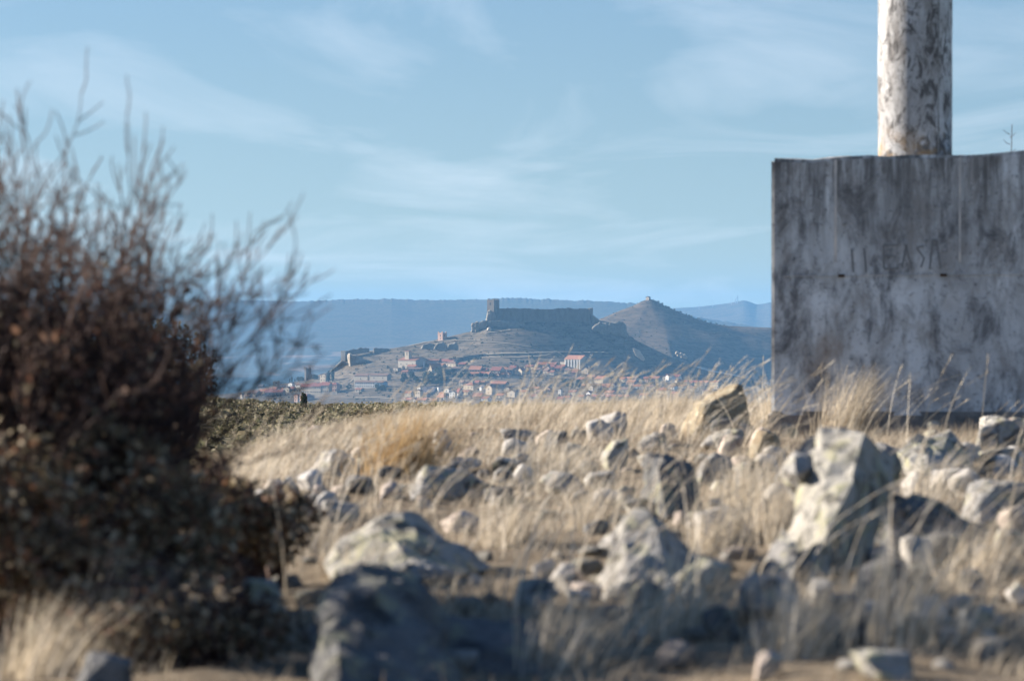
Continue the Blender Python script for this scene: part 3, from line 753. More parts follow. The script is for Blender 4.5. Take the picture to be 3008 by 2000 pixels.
link('bell_opening', boxmesh('bell_opening', gb + u * 0.8 - v_ * 0.05 + Vector((0, 0, 33 * mpp)), u * 1.0, v_ * 1.0, Vector((0, 0, 1.3))), W['glass'], ch)

# ---- towers
def tower(px, py, wl, ws, h, a, wall, label, slits, merlons=True, name='tower'):
    r = house(px, py, wl, ws, h, 0, a, wall, None, 'f', (0, 0), label, 'tower', name=name)
    mpp = r.location.y / F
    ar = math.radians(a)
    L, Wd, H = max(wl * mpp / math.cos(ar), 2.2), max(ws * mpp / math.sin(ar), 2.5), h * mpp
    u, v_ = frame_dirs(a); up = Vector((0, 0, 1))
    link('parapet', boxmesh('parapet', -(u + v_) * 0.3 + up * (H + .003), u * (L + .6), v_ * (Wd + .6), up * 0.8), W[wall], r)
    if merlons:
        for (i, j) in ((0, 0), (1, 0), (0, 1), (1, 1)):
            b = -(u + v_) * 0.3 + u * i * (L + .6 - 1.1) + v_ * j * (Wd + .6 - 1.1) + up * (H + .806)
            link('merlon', boxmesh('merlon', b, u * 1.1, v_ * 1.1, up * 1.3), W[wall], r)
    for (face, fr, z, w2, h2) in slits:
        al, ou, ln = (u, -v_, L) if face == 'l' else (v_, -u, Wd)
        b = al * (ln * fr - w2 / 2) + up * (H * z) - ou * 0.2
        link('window', boxmesh('window', b, al * w2, ou * 0.25, up * h2), W['glass'], r)
    return r
tower(899, 1118, 3.5, 13, 34, 38, 'castle', 'dark crenellated tower rising from trees at the left of town', [])
tower(1300, 1001, 13, 11, 21, 40, 'pink', 'small reddish watchtower alone on the ridge left of the castle', [('l', .5, .55, 1.0, 2.2), ('l', .5, .2, .8, 1.4), ('r', .5, .6, .8, 1.8)])

# wedge-shaped ruin
g0 = on_hill(814, 1139); mpp = g0.y / F
r = empty('ruin', g0, 'wedge-shaped pale ruined wall on the slope at the left end of town', 'ruin')
pl = [(-14, 21), (6, 21), (6, 13), (1.5, 0), (-4, 0), (-12, 13)]
u, v_ = frame_dirs(30)
fr = [Vector((p * mpp, -p * mpp * 0.0, q * mpp)) for p, q in pl]
n_ = len(fr); skew = Vector((0.35, 1, 0)) * 3.2
V = [p + Vector((0, p.x * -0.35, 0)) for p in fr] + [p + Vector((0, p.x * -0.35, 0)) + skew for p in fr]
V = [p - Vector((0, 0, 0.6)) for p in V]
link('wall', pymesh('wall', V, [tuple(range(n_)), tuple(range(2 * n_ - 1, n_ - 1, -1))] + [(i, n_ + i, n_ + (i + 1) % n_, (i + 1) % n_) for i in range(n_)]), W['pale'], r)
link('loophole', boxmesh('loophole', Vector((-4 * mpp, 4 * mpp * .35 - .15, 13 * mpp)), Vector((0.8, -.28, 0)), Vector((0, 0.4, 0)), Vector((0, 0, 1.1))), W['glass'], r)

# ------------------------------------------------------------------ the castle
CDI = 3996.0; mpp = CDI / F
cg = P(1433, 943, CDI)
castle = empty('castle', cg, 'ruined castle with a square keep and long curtain wall crowning the rocky hill', 'castle')
def crumbly_wall(root, name, p0, p1, zb0, zb1, tops, thick, mat, dx=1.2, seed=0, amp=0.35):
    """p0,p1: (x,y) ends; zb0,zb1: foot heights; tops: list of (fraction, height)"""
    p0, p1 = Vector(p0), Vector(p1)
    Ln = (p1 - p0).length
    n = max(int(Ln / dx), 4); m_ = 9
    al = (p1 - p0).normalized(); out = Vector((al.y, -al.x))
    fr = np.linspace(0, 1, n + 1)
    top = np.interp(fr, [q[0] for q in tops], [q[1] for q in tops]) + 0.35 * np.round(2.0 * vnoise(fr * Ln / 2.7, 0, 0, seed)) * 0.5 + 0.25 * fbm(fr * Ln / 1.5, 0, 0, 2, seed + 1)
    bot = zb0 + (zb1 - zb0) * fr
    V, idx = [], {}
    for side in (0, 1):
        for j in range(m_ + 1):
            for i in range(n + 1):
                q = p0 + al * (Ln * fr[i])
                z = bot[i] + (top[i] - bot[i]) * j / m_
                bul = amp * fbm(fr[i] * Ln / 3.0, z / 7.0, 0, 3, seed + 2) + 0.9 * (1 - j / m_) ** 2 * amp * 2
                off = out * ((thick / 2 + bul) * (1 if side == 0 else -1))
                idx[side, j, i] = len(V); V.append((q.x + off.x, q.y + off.y, z))
    Fc = []
    for side in (0, 1):
        for j in range(m_):
            for i in range(n):
                f = (idx[side, j, i], idx[side, j, i + 1], idx[side, j + 1, i + 1], idx[side, j + 1, i])
                Fc.append(f if side == 0 else f[::-1])
    for i in range(n):
        Fc.append((idx[0, m_, i], idx[0, m_, i + 1], idx[1, m_, i + 1], idx[1, m_, i]))
    for i in (0, n):
        for j in range(m_):
            f = (idx[0, j, i], idx[0, j + 1, i], idx[1, j + 1, i], idx[1, j, i])
            Fc.append(f if i == 0 else f[::-1])
    return link(name, pymesh(name, V, Fc), W[mat], root)
wpx = lambda px: (px - 1433) * mpp
zpy = lambda py: (943 - py) * mpp
cw = crumbly_wall(castle, 'curtain_wall', (wpx(1455), 4.0), (wpx(1735), 0.0), zpy(950), zpy(949),
             [(0, zpy(905.5)), (0.22, zpy(905)), (0.30, zpy(905)), (0.40, zpy(907)), (0.52, zpy(908)), (0.62, zpy(907)), (0.66, zpy(905)), (0.72, zpy(906)), (0.78, zpy(904.5)), (0.84, zpy(907)), (0.9, zpy(906)), (0.95, zpy(906)), (1, zpy(907))], 3.2, 'castle', 0.9, 81, 0.55)
for i, fx in enumerate((0.12, 0.3, 0.47, 0.63, 0.8, 0.93)):     # shallow wall towers
    q = wpx(1455 + 280 * fx)
    link('wall_tower', boxmesh('wall_tower', (q, 4.0 - 4 * fx - 2.9, zpy(951)), (3.4, 0, 0), (0, 2.2, 0), (0, 0, zpy(908.5) - zpy(951))), W['castle'], cw)
crumbly_wall(castle, 'corner_turret', (wpx(1729), -2.5), (wpx(1738), 2.5), zpy(950), zpy(950), [(0, zpy(905)), (0.6, zpy(905)), (1, zpy(904))], 2.5, 'castle', 0.8, 83)
# keep: two faces show
kt = house(1451, 950, 18.5, 14, 69, 0, 33, 'castle', None, 'f', (0, 0), 'x', 'x', d=CDI - 2, chimney=False)
kw = [c_ for c_ in kt.children][0]
kw.name = 'keep'; off = kt.location - cg; kw.parent = castle; kw.location = off
bpy.data.objects.remove(kt)
u, v_ = frame_dirs(33); up = Vector((0, 0, 1))
Lk, Wk, Hk = 18.5 * mpp / math.cos(math.radians(33)), 14 * mpp / math.sin(math.radians(33)), 69 * mpp
for (fr_, hh) in ((0.0, 1.6), (0.32, 0.9), (0.6, 0.7), (0.86, 1.5)):
    o = link('merlon', boxmesh('merlon', u * (Lk * fr_) + up * (Hk + .003), u * 1.0, v_ * 1.2, up * hh), W['castle'], kw)
for (fr_, hh) in ((0.3, 0.9), (0.62, 1.2), (0.9, 1.0)):
    o = link('merlon', boxmesh('merlon', v_ * (Wk * fr_) + up * (Hk + .003), u * 1.2, v_ * 1.0, up * hh), W['castle'], kw)
link('window', boxmesh('window', u * (Lk * .5) - v_ * 0.06 + up * (Hk * .78), u * 1.5, v_ * 0.3, up * 2.6), W['glass'], kw)
link('window', boxmesh('window', u * (Lk * .3) - v_ * 0.06 + up * (Hk * .45), u * 0.9, v_ * 0.3, up * 1.8), W['glass'], kw)
# crags under and beside the castle
crag([(1431, 950), (1431, 915), (1440, 912), (1452, 922), (1458, 935), (1460, 950)], 3993, 8, 0.9, 0.22, 3, 'jagged rock foot under the castle keep')
crag([(1385, 976), (1386, 951), (1391, 950), (1396, 953), (1398, 977)], 3990, 7, 1.1, 0.25, 4, 'outermost pinnacle of the crag left of the keep')
crag([(1396, 978), (1397, 949), (1405, 946), (1411, 950), (1412, 979)], 3988, 8, 1.1, 0.25, 5, 'middle pinnacle of the crag left of the keep')
crag([(1410, 979), (1411, 947), (1420, 944), (1428, 944), (1430, 976)], 3988, 10, 1.1, 0.25, 6, 'broad buttress of the crag nearest the keep')
crag([(1428, 972), (1430, 945), (1450, 943), (1500, 944), (1540, 947), (1545, 965), (1480, 972)], 3990, 10, 0.9, 0.2, 7, 'low rock band along the foot of the castle wall')
crag([(1432, 970), (1434, 963), (1440, 961), (1443, 965), (1443, 972)], 3975, 4, 0.5, 0.4, 8, 'small pale boulder on the slope under the keep', 'pale')
crag([(1738, 950), (1739, 926), (1747, 930), (1752, 938), (1770, 950)], 3996, 10, 0.9, 0.25, 9, 'rocky shoulder at the right end of the castle wall')
crag([(1782, 960), (1792, 950), (1828, 948), (1834, 956), (1838, 976), (1845, 992), (1800, 985)], 3985, 22, 1.8, 0.12, 10, 'big dark cliff right of the castle')
crag([(1740, 965), (1760, 945), (1790, 952), (1800, 975), (1770, 985)], 3980, 14, 1.4, 0.15, 12, 'dark rock band between the castle and the cliff')
crag([(1238, 1024), (1246, 1012), (1262, 1008), (1275, 1014), (1272, 1026)], 3900, 8, 0.9, 0.25, 13, 'leftmost rock of the outcrop below the watchtower')
crag([(1276, 1026), (1284, 1010), (1300, 1005), (1312, 1012), (1314, 1030), (1290, 1030)], 3902, 9, 0.9, 0.25, 14, 'middle rock of the outcrop below the watchtower')
crag([(1316, 1028), (1322, 1012), (1338, 1008), (1346, 1016), (1344, 1028)], 3905, 8, 0.9, 0.25, 15, 'right rock of the outcrop below the watchtower')
crag([(1858, 1024), (1862, 1023), (1880, 1030), (1884, 1042), (1893, 1056), (1890, 1061), (1878, 1052), (1868, 1045), (1864, 1034)], 3925, 5, 0.3, 0.4, 16, 'bright bare quarry slab on the slope right of the castle', 'quarry')
for i, (px, py) in enumerate([(1984, 1036), (1990, 1041), (1996, 1040), (2000, 1046), (2006, 1044), (2009, 1049)]):
    crag([(px, py + 4), (px + 1, py - 2), (px + 5, py - 4), (px + 9, py), (px + 9, py + 5)], 4390 + 3 * i, 4, 0.5, 0.5, 20 + i, 'pale boulder in the rubble patch below the cone hill', 'quarry', 'rubble patch below the cone hill')
crag([(960, 1104), (985, 1079), (1003, 1062), (1022, 1066), (1030, 1082), (1012, 1098)], 3975, 12, 1.0, 0.15, 27, 'rocky knoll carrying the ruined town wall')

# ------------------------------------------------------------------ ruined town wall on the spur
def ruin_wall(label, pts_px, d, tops_py, foot_py, thick, seed, mat='castle', skew=0.0):
    g = P(pts_px[0], foot_py[0], d); mp_ = d / F
    r = empty('town_wall', g, label, 'wall')
    x1_ = (pts_px[1] - pts_px[0]) * mp_
    tops = [(q, (foot_py[0] - py) * mp_) for q, py in tops_py]
    crumbly_wall(r, 'masonry', (0, 0), (x1_, skew), -1.5, (foot_py[0] - foot_py[1]) * mp_ - 1.5, tops, thick, mat, 0.8, seed, 0.25)
    return r
ruin_wall('dark upper town wall with a broken top on the spur', (1016, 1084), 3985, [(0, 1033), (.15, 1028), (.3, 1026), (.33, 1023), (.4, 1026), (.5, 1025), (.55, 1022), (1, 1022)], (1041, 1030), 2.6, 91, skew=4)
ruin_wall('last low stretch of town wall running up the spur', (1098, 1142), 3990, [(0, 1023), (.1, 1021.5), (.5, 1023), (1, 1024)], (1031, 1026), 2.2, 92, skew=4)
tower(1014, 1066, 12, 5, 33, 24, 'pale', 'lit round-cornered wall tower at the tip of the spur', [], False, 'wall_tower')
def slab_ruin(px, py, pl, label):
    g = on_hill(px, py); mp_ = g.y / F
    r = empty('town_wall', g, label, 'wall')
    a_ = math.radians(58)
    u = Vector((-math.cos(a_), math.sin(a_), 0)); n2 = Vector((math.sin(a_), math.cos(a_), 0)) * 2.4
    fr = [u * (-p * mp_ / math.cos(a_)) + Vector((0, 0, q * mp_)) for p, q in pl]
    k = len(fr)
    link('masonry', pymesh('masonry', fr + [p + n2 for p in fr], [tuple(range(k)), tuple(range(2 * k - 1, k - 1, -1))] + [(i, k + i, k + (i + 1) % k, (i + 1) % k) for i in range(k)]), W['pale'], r)
crag([(1030, 1077), (1028, 1043), (1046, 1046), (1064, 1054), (1082, 1062), (1078, 1069)], 3958, 9, 0.7, 0.2, 28, 'dark shaded rock face right of the tapering wall slab')
slab_ruin(1028, 1076, [(0, -2), (0, 36), (-4, 38), (-9, 33), (-8, 18), (-2, -2)], 'tall tapering slab of town wall throwing a long shadow')

# field walls in the town
def low_wall(pxs, label, h=1.2, mat='pale', d=None):
    pts = [on_hill(a_, b_) for a_, b_ in pxs] if d is None else [P(a_, b_, d) for a_, b_ in pxs]
    g = pts[0]
    r = empty('field_wall', g, label, 'wall')
    for p, q in zip(pts[:-1], pts[1:]):
        p, q = p - g, q - g
        crumbly_wall(r, 'masonry', (p.x, p.y), (q.x, q.y), p.z - 1.0, q.z - 1.0, [(0, p.z + h), (1, q.z + h)], 0.8, mat, 1.5, random.randrange(999), 0.08)
low_wall([(1406, 1111), (1480, 1111), (1560, 1110), (1600, 1106)], 'long thin pale wall crossing the middle of town')
low_wall([(2048, 1072), (2110, 1073), (2174, 1076)], 'white dry-stone wall on the slope left of the concrete block', 1.5, 'white')
low_wall([(925, 1163), (962, 1160), (990, 1158)], 'cream retaining wall below the red-roofed terraced row', 3.0, 'cream')
low_wall([(1713, 1131), (1740, 1130), (1765, 1131)], 'pale garden wall in front of the grey house', 1.4, 'white')

# tracks and roads over the hill
M_TRACK = plain_mat('pale_earth_track', (0.46, 0.39, 0.29), (0.36, 0.30, 0.21), 0.3)
def track(pxs, width, label):
    pts = []
    for (a0, b0), (a1, b1) in zip(pxs[:-1], pxs[1:]):
        for q in np.linspace(0, 1, 10): pts.append(on_hill(a0 + (a1 - a0) * q, b0 + (b1 - b0) * q))
    V = []
    for p in pts: V += [p + Vector((0, -width / 2, 0.55)), p + Vector((0, width / 2, 0.75 + 0.2 * width * 0.5))]
    o = link('path', pymesh('path', V, [(2 * i, 2 * i + 2, 2 * i + 3, 2 * i + 1) for i in range(len(pts) - 1)]), M_TRACK)
    tag(o, label, kind='structure')
track([(1425, 1043), (1500, 1040), (1570, 1038), (1640, 1036), (1720, 1038), (1800, 1041)], 5, 'pale road running below the castle')
track([(1430, 1052), (1520, 1050), (1600, 1046), (1638, 1038)], 3, 'lower track joining the road below the castle')
track([(1638, 1038), (1650, 1045), (1660, 1053)], 4, 'short track dropping to the buttressed church')
track([(992, 1149), (1010, 1134), (1042, 1110)], 5, 'steep pale lane climbing right of the terraced row')
track([(1035, 1041), (1085, 1034), (1140, 1028)], 2.5, 'thin path along the foot of the upper town wall')
track([(1430, 978), (1460, 976), (1498, 971)], 2.5, 'short pale path under the keep')
track([(1200, 1010), (1300, 1003), (1400, 1001), (1480, 1008), (1560, 1022)], 2.5, 'thin path crossing the hillside below the keep')
track([(1040, 1172), (1090, 1171), (1160, 1172)], 3, 'pale lane in the meadow at the foot of town')

# posts in town
def post(px, py, h, label, arm=True, thick=0.22, mat='metal'):
    g = on_hill(px, py); mp_ = g.y / F
    r = empty('street_lamp' if arm else 'post', g, label, 'street lamp' if arm else 'post')
    H = h * mp_
    link('pole', boxmesh('pole', (-thick, -thick, -1.5), (2 * thick, 0, 0), (0, 2 * thick, 0), (0, 0, H + 1.5)), W[mat], r)
    link('head', boxmesh('head', (-thick * 1.2, -thick * 1.2, H + 0.003), (1.4 if arm else thick * 2.4, 0, 0), (0, thick * 2.4, 0), (0, 0, 0.35)), W['metal'], r)
post(1245, 1083, 21, 'white pole beside the belfry church', False, 0.5)
post(1555, 1136, 50, 'tall thin lamp post in the middle of town')
post(1557, 1186, 24, 'thick white post at the lower edge of town', False, 0.65)
post(1962, 1192, 10, 'short pale post at the edge of the right town', False, 0.3)
for i, (px, py) in enumerate([(1783, 1087), (1789, 1088), (1795, 1089)]):
    g = on_hill(px, py)
    r = empty('parked_van', g, 'small white van parked in a row right of the long dark nave', 'van', 'white vans by the long dark nave')
    link('body', boxmesh('body', (0, 0, 0.25), (1.9, 0.3, 0), (-0.7, 4.4, 0), (0, 0, 1.9)), W['white'], r)
    link('windscreen', boxmesh('windscreen', (0.15, -0.03, 1.25), (1.55, 0.25, 0), (-0.02, 0.1, 0), (0, 0, 0.6)), W['glass'], r)
    for q in (0.1, 1.45):
        link('wheel', boxmesh('wheel', (q, -0.05 + q * .15, -0.1), (0.3, 0.05, 0), (-0.1, 0.66, 0), (0, 0, 0.6)), W['glass'], r)

# hilltop chapel on the cone, masts on the far ridge
xg, dg = (1903 - CX) / F * CD, CD - 6.0
r = house(1906, 882, 8, 5, 8, 3, 40, 'pale', 'old', 'g', (1, 1), 'tiny stone chapel on the very top of the cone hill', 'chapel', d=CD - 4, name='chapel', chimney=False)
def mast(px, py0, py1, d, label, wbase, red=False):
    g = P(px, py0, d); H = (py0 - py1) / F * d
    r = empty('mast', g, label, 'mast')
    V, Fc = [], []
    for (z, w_) in ((-6, wbase), (H * 0.5, wbase * 0.6), (H, wbase * 0.2)):
        V += [(-w_, -w_, z), (w_, -w_, z), (w_, w_, z), (-w_, w_, z)]
    for k in (0, 4):
        Fc += [(k, k + 1, k + 5, k + 4), (k + 1, k + 2, k + 6, k + 5), (k + 2, k + 3, k + 7, k + 6), (k + 3, k, k + 4, k + 7)]
    Fc.append((8, 9, 10, 11))
    link('tower_frame', pymesh('tower_frame', V, Fc), W['metal'], r)
    for q in (0.55, 0.75):
        link('crossarm', boxmesh('crossarm', (-wbase * 2.2, -wbase * .4, H * q), (wbase * 4.4, 0, 0), (0, wbase * .8, 0), (0, 0, wbase * .7)), W['metal'], r)
mast(2167, 888, 866, 13450, 'tallest pale mast on the far ridge', 1.6)
mast(2161, 889, 876, 13460, 'shorter mast just left of the tallest mast on the far ridge', 1.4)
mast(2148, 891, 872, 13455, 'thin mast left of the mast pair on the far ridge', 0.8)
mast(2094, 898, 878, 13440, 'second thin mast from the cone hill on the far ridge', 0.8)
mast(2053, 903, 886, 13440, 'thin mast nearest the cone hill on the far ridge', 0.7)

# ------------------------------------------------------------------ trees of the town
def leafquads(n, cen, rad, size, seed, shell=0.55, flat=1.0):
    r_ = np.random.default_rng(seed)
    dv = r_.normal(size=(n, 3)); dv /= np.linalg.norm(dv, axis=1)[:, None]
    rr = (shell + (1 - shell) * r_.random(n) ** 0.5)
    lump = 1 + 0.28 * fbm(dv[:, 0] * 1.9, dv[:, 1] * 1.9, dv[:, 2] * 1.9, 2, seed)
    c_ = np.asarray(cen) + dv * (rr * lump)[:, None] * np.asarray(rad)
    a_ = r_.normal(size=(n, 3)); a_ /= np.linalg.norm(a_, axis=1)[:, None]
    b_ = np.cross(a_, r_.normal(size=(n, 3))); b_ /= np.linalg.norm(b_, axis=1)[:, None]
    sz = size * (0.6 + 0.8 * r_.random(n))[:, None]
    V = np.stack([c_ - a_ * sz - b_ * sz * .6, c_ + a_ * sz - b_ * sz * .6, c_ + a_ * sz + b_ * sz * .6, c_ - a_ * sz + b_ * sz * .6], 1).reshape(-1, 3)
    return V, np.arange(4 * n).reshape(-1, 4)
def leaf_mat(name, cols, trans=0.25, rough=0.7):
    m = Mat(name, rough, 0.25); m.alb = 1.0
    k = len(cols)
    c = m.ramp(m.island(), [(i / k, cc) for i, cc in enumerate(cols)], 'CONSTANT')
    m.color(c); m.translucent(c, trans)
    return m.m
M_TREE = leaf_mat('dark_tree_foliage', [(0.035, 0.05, 0.03), (0.05, 0.065, 0.035), (0.065, 0.07, 0.04), (0.045, 0.05, 0.035)])
M_BARE = leaf_mat('bare_winter_crown', [(0.10, 0.085, 0.07), (0.13, 0.11, 0.085), (0.075, 0.07, 0.055)], 0.1)
M_BARK = plain_mat('dark_bark', (0.10, 0.075, 0.055), (0.06, 0.045, 0.035), 5.0)
def taper(name, h, r0, r1):
    V = [(r0 * math.cos(q), r0 * math.sin(q), -1.0) for q in np.linspace(0, 2 * math.pi, 6)[:-1]] + [(r1 * math.cos(q), r1 * math.sin(q), h) for q in np.linspace(0, 2 * math.pi, 6)[:-1]]
    return pymesh(name, V, [(i, (i + 1) % 5, 5 + (i + 1) % 5, 5 + i) for i in range(5)])
protos = {}
for k in range(4):
    V, Q = leafquads(420, (0, 0, 0.62), (0.42, 0.42, 0.36), 0.06, 100 + k)
    protos['round', k] = (npmesh('crown', V, Q, False), taper('trunk', 0.6, 0.06, 0.03))
    V, Q = leafquads(300, (0, 0, 0.55), (0.13, 0.13, 0.46), 0.045, 140 + k, 0.4)
    protos['slim', k] = (npmesh('crown', V, Q, False), taper('trunk', 0.5, 0.035, 0.02))
    V, Q = leafquads(240, (0, 0, 0.6), (0.36, 0.36, 0.40), 0.035, 180 + k, 0.2)
    protos['bare', k] = (npmesh('crown', V, Q, False), taper('trunk', 0.7, 0.04, 0.015))
for (kind, k), (c_, t_) in protos.items():
    c_.materials.append(M_BARE if kind == 'bare' else M_TREE); t_.materials.append(M_BARK)
def tree(kind, px, py, h, label, group):
    g = on_hill(px, py)
    k = random.randrange(4)
    r = empty({'round': 'broad_tree', 'slim': 'cypress_tree', 'bare': 'bare_tree'}[kind], g - Vector((0, 0, 0.3)), label, 'tree', group)
    H = h * g.y / F
    r.scale = (H * random.uniform(.85, 1.2),) * 2 + (H,)
    r.rotation_euler.z = random.uniform(0, 6.28)
    link('crown', protos[kind, k][0], None, r); link('trunk', protos[kind, k][1], None, r)
for px, py, h in ((851, 1124, 13), (857, 1123, 18), (866, 1122, 11)):
    tree('slim', px, py, h, {851: 'left one of the three slim cypresses behind the small white house', 857: 'tallest of the three slim cypresses behind the small white house', 866: 'shortest of the three slim cypresses behind the small white house'}[px], 'three slim cypresses')
tree('slim', 965, 1122, 34, 'left cypress right of the tall cream house', None)
tree('slim', 977, 1121, 36, 'right cypress right of the tall cream house', None)
zones = [
 ((876, 893, 1112, 1122), 8, 13, 'round', 'dark tree clustered round the crenellated tower'),
 ((905, 938, 1108, 1116), 8, 14, 'round', 'dark tree on the slope between the crenellated tower and the tall cream house'),
 ((1000, 1040, 1128, 1148), 7, 9, 'round', 'dark bush in the hollow right of the terraced row'),
 ((1108, 1150, 1138, 1152), 10, 14, 'round', 'dark tree below the pale blue house'),
 ((1148, 1166, 1094, 1108), 6, 12, 'bare', 'grey bare tree below left of the belfry church'),
 ((1174, 1205, 1078, 1090), 8, 11, 'bare', 'grey bare tree in front of the belfry church'),
 ((1180, 1245, 1108, 1128), 12, 15, 'round', 'dark tree in the belt between upper and lower town'),
 ((1248, 1318, 1104, 1138), 22, 22, 'round', 'tall dark tree in the dense grove in the middle of town'),
 ((1320, 1380, 1100, 1114), 10, 13, 'round', 'dark tree below the shaded grey house in mid town'),
 ((1395, 1450, 1102, 1112), 8, 11, 'round', 'dark tree under the row of mid-town roofs'),
 ((1370, 1440, 1050, 1068), 8, 7, 'round', 'small bush on the slope above the mid-town roofs'),
 ((1500, 1560, 1060, 1074), 8, 8, 'round', 'small bush on the slope left of the white gable'),
 ((1570, 1660, 1110, 1140), 16, 14, 'bare', 'grey bare tree in the gardens below the buttressed church'),
 ((1655, 1720, 1118, 1146), 12, 15, 'round', 'dark tree in the gardens left of the cream corner house'),
 ((1775, 1850, 1096, 1134), 14, 13, 'round', 'dark tree behind the cream corner house'),
 ((1850, 1950, 1096, 1112), 12, 10, 'round', 'dark tree on the shaded slope above the right town'),
 ((2010, 2062, 1100, 1130), 8, 11, 'round', 'dark tree right of the long white house'),
 ((2128, 2250, 1108, 1146), 14, 12, 'round', 'dark tree on the slope left of the concrete block'),
 ((700, 860, 1160, 1178), 14, 7, 'round', 'low dark bush in the meadow at the left foot of town'),
]
for (xa, xb, ya, yb), n, h, kind, lab in zones:
    for _ in range(n):
        tree(kind, random.uniform(xa, xb), random.uniform(ya, yb), h * random.uniform(.7, 1.25), lab, lab.replace('dark tree', 'dark trees').replace('bare tree', 'bare trees').replace('dark bush', 'dark bushes').replace('small bush', 'small bushes'))

# scrub dotted over both hills: one mass
Vs, Qs, nq = [], [], 0
def add_scrub(p, size, seed, n=14):
    global nq
    V, Q = leafquads(n, (p[0], p[1], p[2] + size * .35), (size, size, size * .7), size * 0.42, seed, 0.3)
    Vs.append(V); Qs.append(Q + nq); nq += len(V)
for i in range(1500):
    px = random.uniform(1000, 2280); py = random.uniform(950, 1180)
    if py < np.interp(px, RIDGE_X, RIDGE_Y) + 3: continue
    add_scrub(on_hill(px, py), random.choice((0.5, 0.7, 0.7, 1.0, 1.6)), i)
for i in range(600):
    px = random.uniform(1700, 2290); d = random.uniform(4480, 4905)
    x = (px - CX) / F * d
    add_scrub((x, d, float(cone_z(np.array(x), np.array(d)))), random.choice((0.5, 0.6, 0.8, 1.2)), 3000 + i)
for i in range(26):      # stragglers along the right skyline of the cone
    px = random.uniform(1925, 2120); x = (px - CX) / F * CD
    add_scrub((x, CD, float(cone_z(np.array(x), np.array(CD)))), random.uniform(1.0, 2.0), 5000 + i)
o = link('hillside_scrub', npmesh('hillside_scrub', np.concatenate(Vs), np.concatenate(Qs), False), M_TREE)
tag(o, 'small dark bushes dotted over the castle hill and the cone hill', 'scrub', kind='stuff')

# ------------------------------------------------------------------ scrub on the near slope
M_SCRUB = leaf_mat('olive_scrub_leaf', [(0.12, 0.12, 0.065), (0.16, 0.15, 0.085), (0.21, 0.19, 0.115), (0.13, 0.11, 0.07), (0.30, 0.255, 0.165)], 0.35)
def bush_mesh(seed, n=150):
    V, Q = leafquads(n, (0, 0, 0.30), (0.75, 0.6, 0.36), 0.07, seed, 0.3)
    me = npmesh('foliage', V, Q, False); me.materials.append(M_SCRUB); return me
bprot = [bush_mesh(400 + k, 240) for k in range(5)]
stems = [pymesh('stem', [(-.03, 0, -.2), (.03, 0, -.2), (0, .03, -.2), (0, 0, .3)], [(0, 1, 3), (1, 2, 3), (2, 0, 3)]) for k in range(1)]
stems[0].materials.append(M_BARK)
spots = []
while len(spots) < 2600:
    d = 28 + 205 * random.random() ** 0.8
    px = random.uniform(50, 2400) if random.random() < 0.4 else random.uniform(420, 1350)
    x = (px - CX) / F * d
    spots.append((d, x, px))
spots.sort()
Vs, Qs, nq = [], [], 0
made = 0
for i, (d, x, px) in enumerate(spots):
    z = float(G(x, d)); sz = random.choice((0.14, 0.18, 0.22, 0.26, 0.34, 0.45)) * (0.8 + 0.35 * d / 230)
    py = HOR + (CZ - z) / d * F
    crest = np.interp(px, [300, 650, 1000, 1300], [1440, 1310, 1215, 1190])
    if py < crest - 4 and made < 60 and 560 < px < 1300:
        made += 1
        r = empty('scrub_bush', (x, d, z - 0.03), 'low olive bush of the dark scrub beyond the dry grass', 'bush', 'olive bushes of the near scrub')
        r.scale = (sz * random.uniform(.9, 1.5), sz, sz * random.uniform(.7, 1.1)); r.rotation_euler.z = random.uniform(0, 6.28)
        link('foliage', bprot[i % 5], None, r); link('stem', stems[0], None, r)
    else:
        V, Q = leafquads(46, (x, d, z + sz * .24), (sz * .9, sz * .6, sz * .34), 0.03 + sz * 0.07, 7000 + i, 0.3)
        Vs.append(V); Qs.append(Q + nq); nq += len(V)
o = link('scrub', npmesh('scrub', np.concatenate(Vs), np.concatenate(Qs), False), M_SCRUB)
tag(o, 'dark olive scrub covering the slope beyond the dry grass', 'scrub', kind='stuff')
# one juniper stands clear of the scrub
g = Vector(((893 - CX) / F * 190, 190.0, 0)); g.z = float(G(g.x, g.y))
V, Q = leafquads(500, (0, 0, 0.55), (0.17, 0.17, 0.42), 0.045, 991, 0.3)
r = empty('juniper', g, 'small upright dark juniper standing clear on the scrub skyline', 'shrub')
link('foliage', npmesh('foliage', V, Q, False), M_TREE, r); link('stem', taper('stem', .5, .03, .02), M_BARK, r)

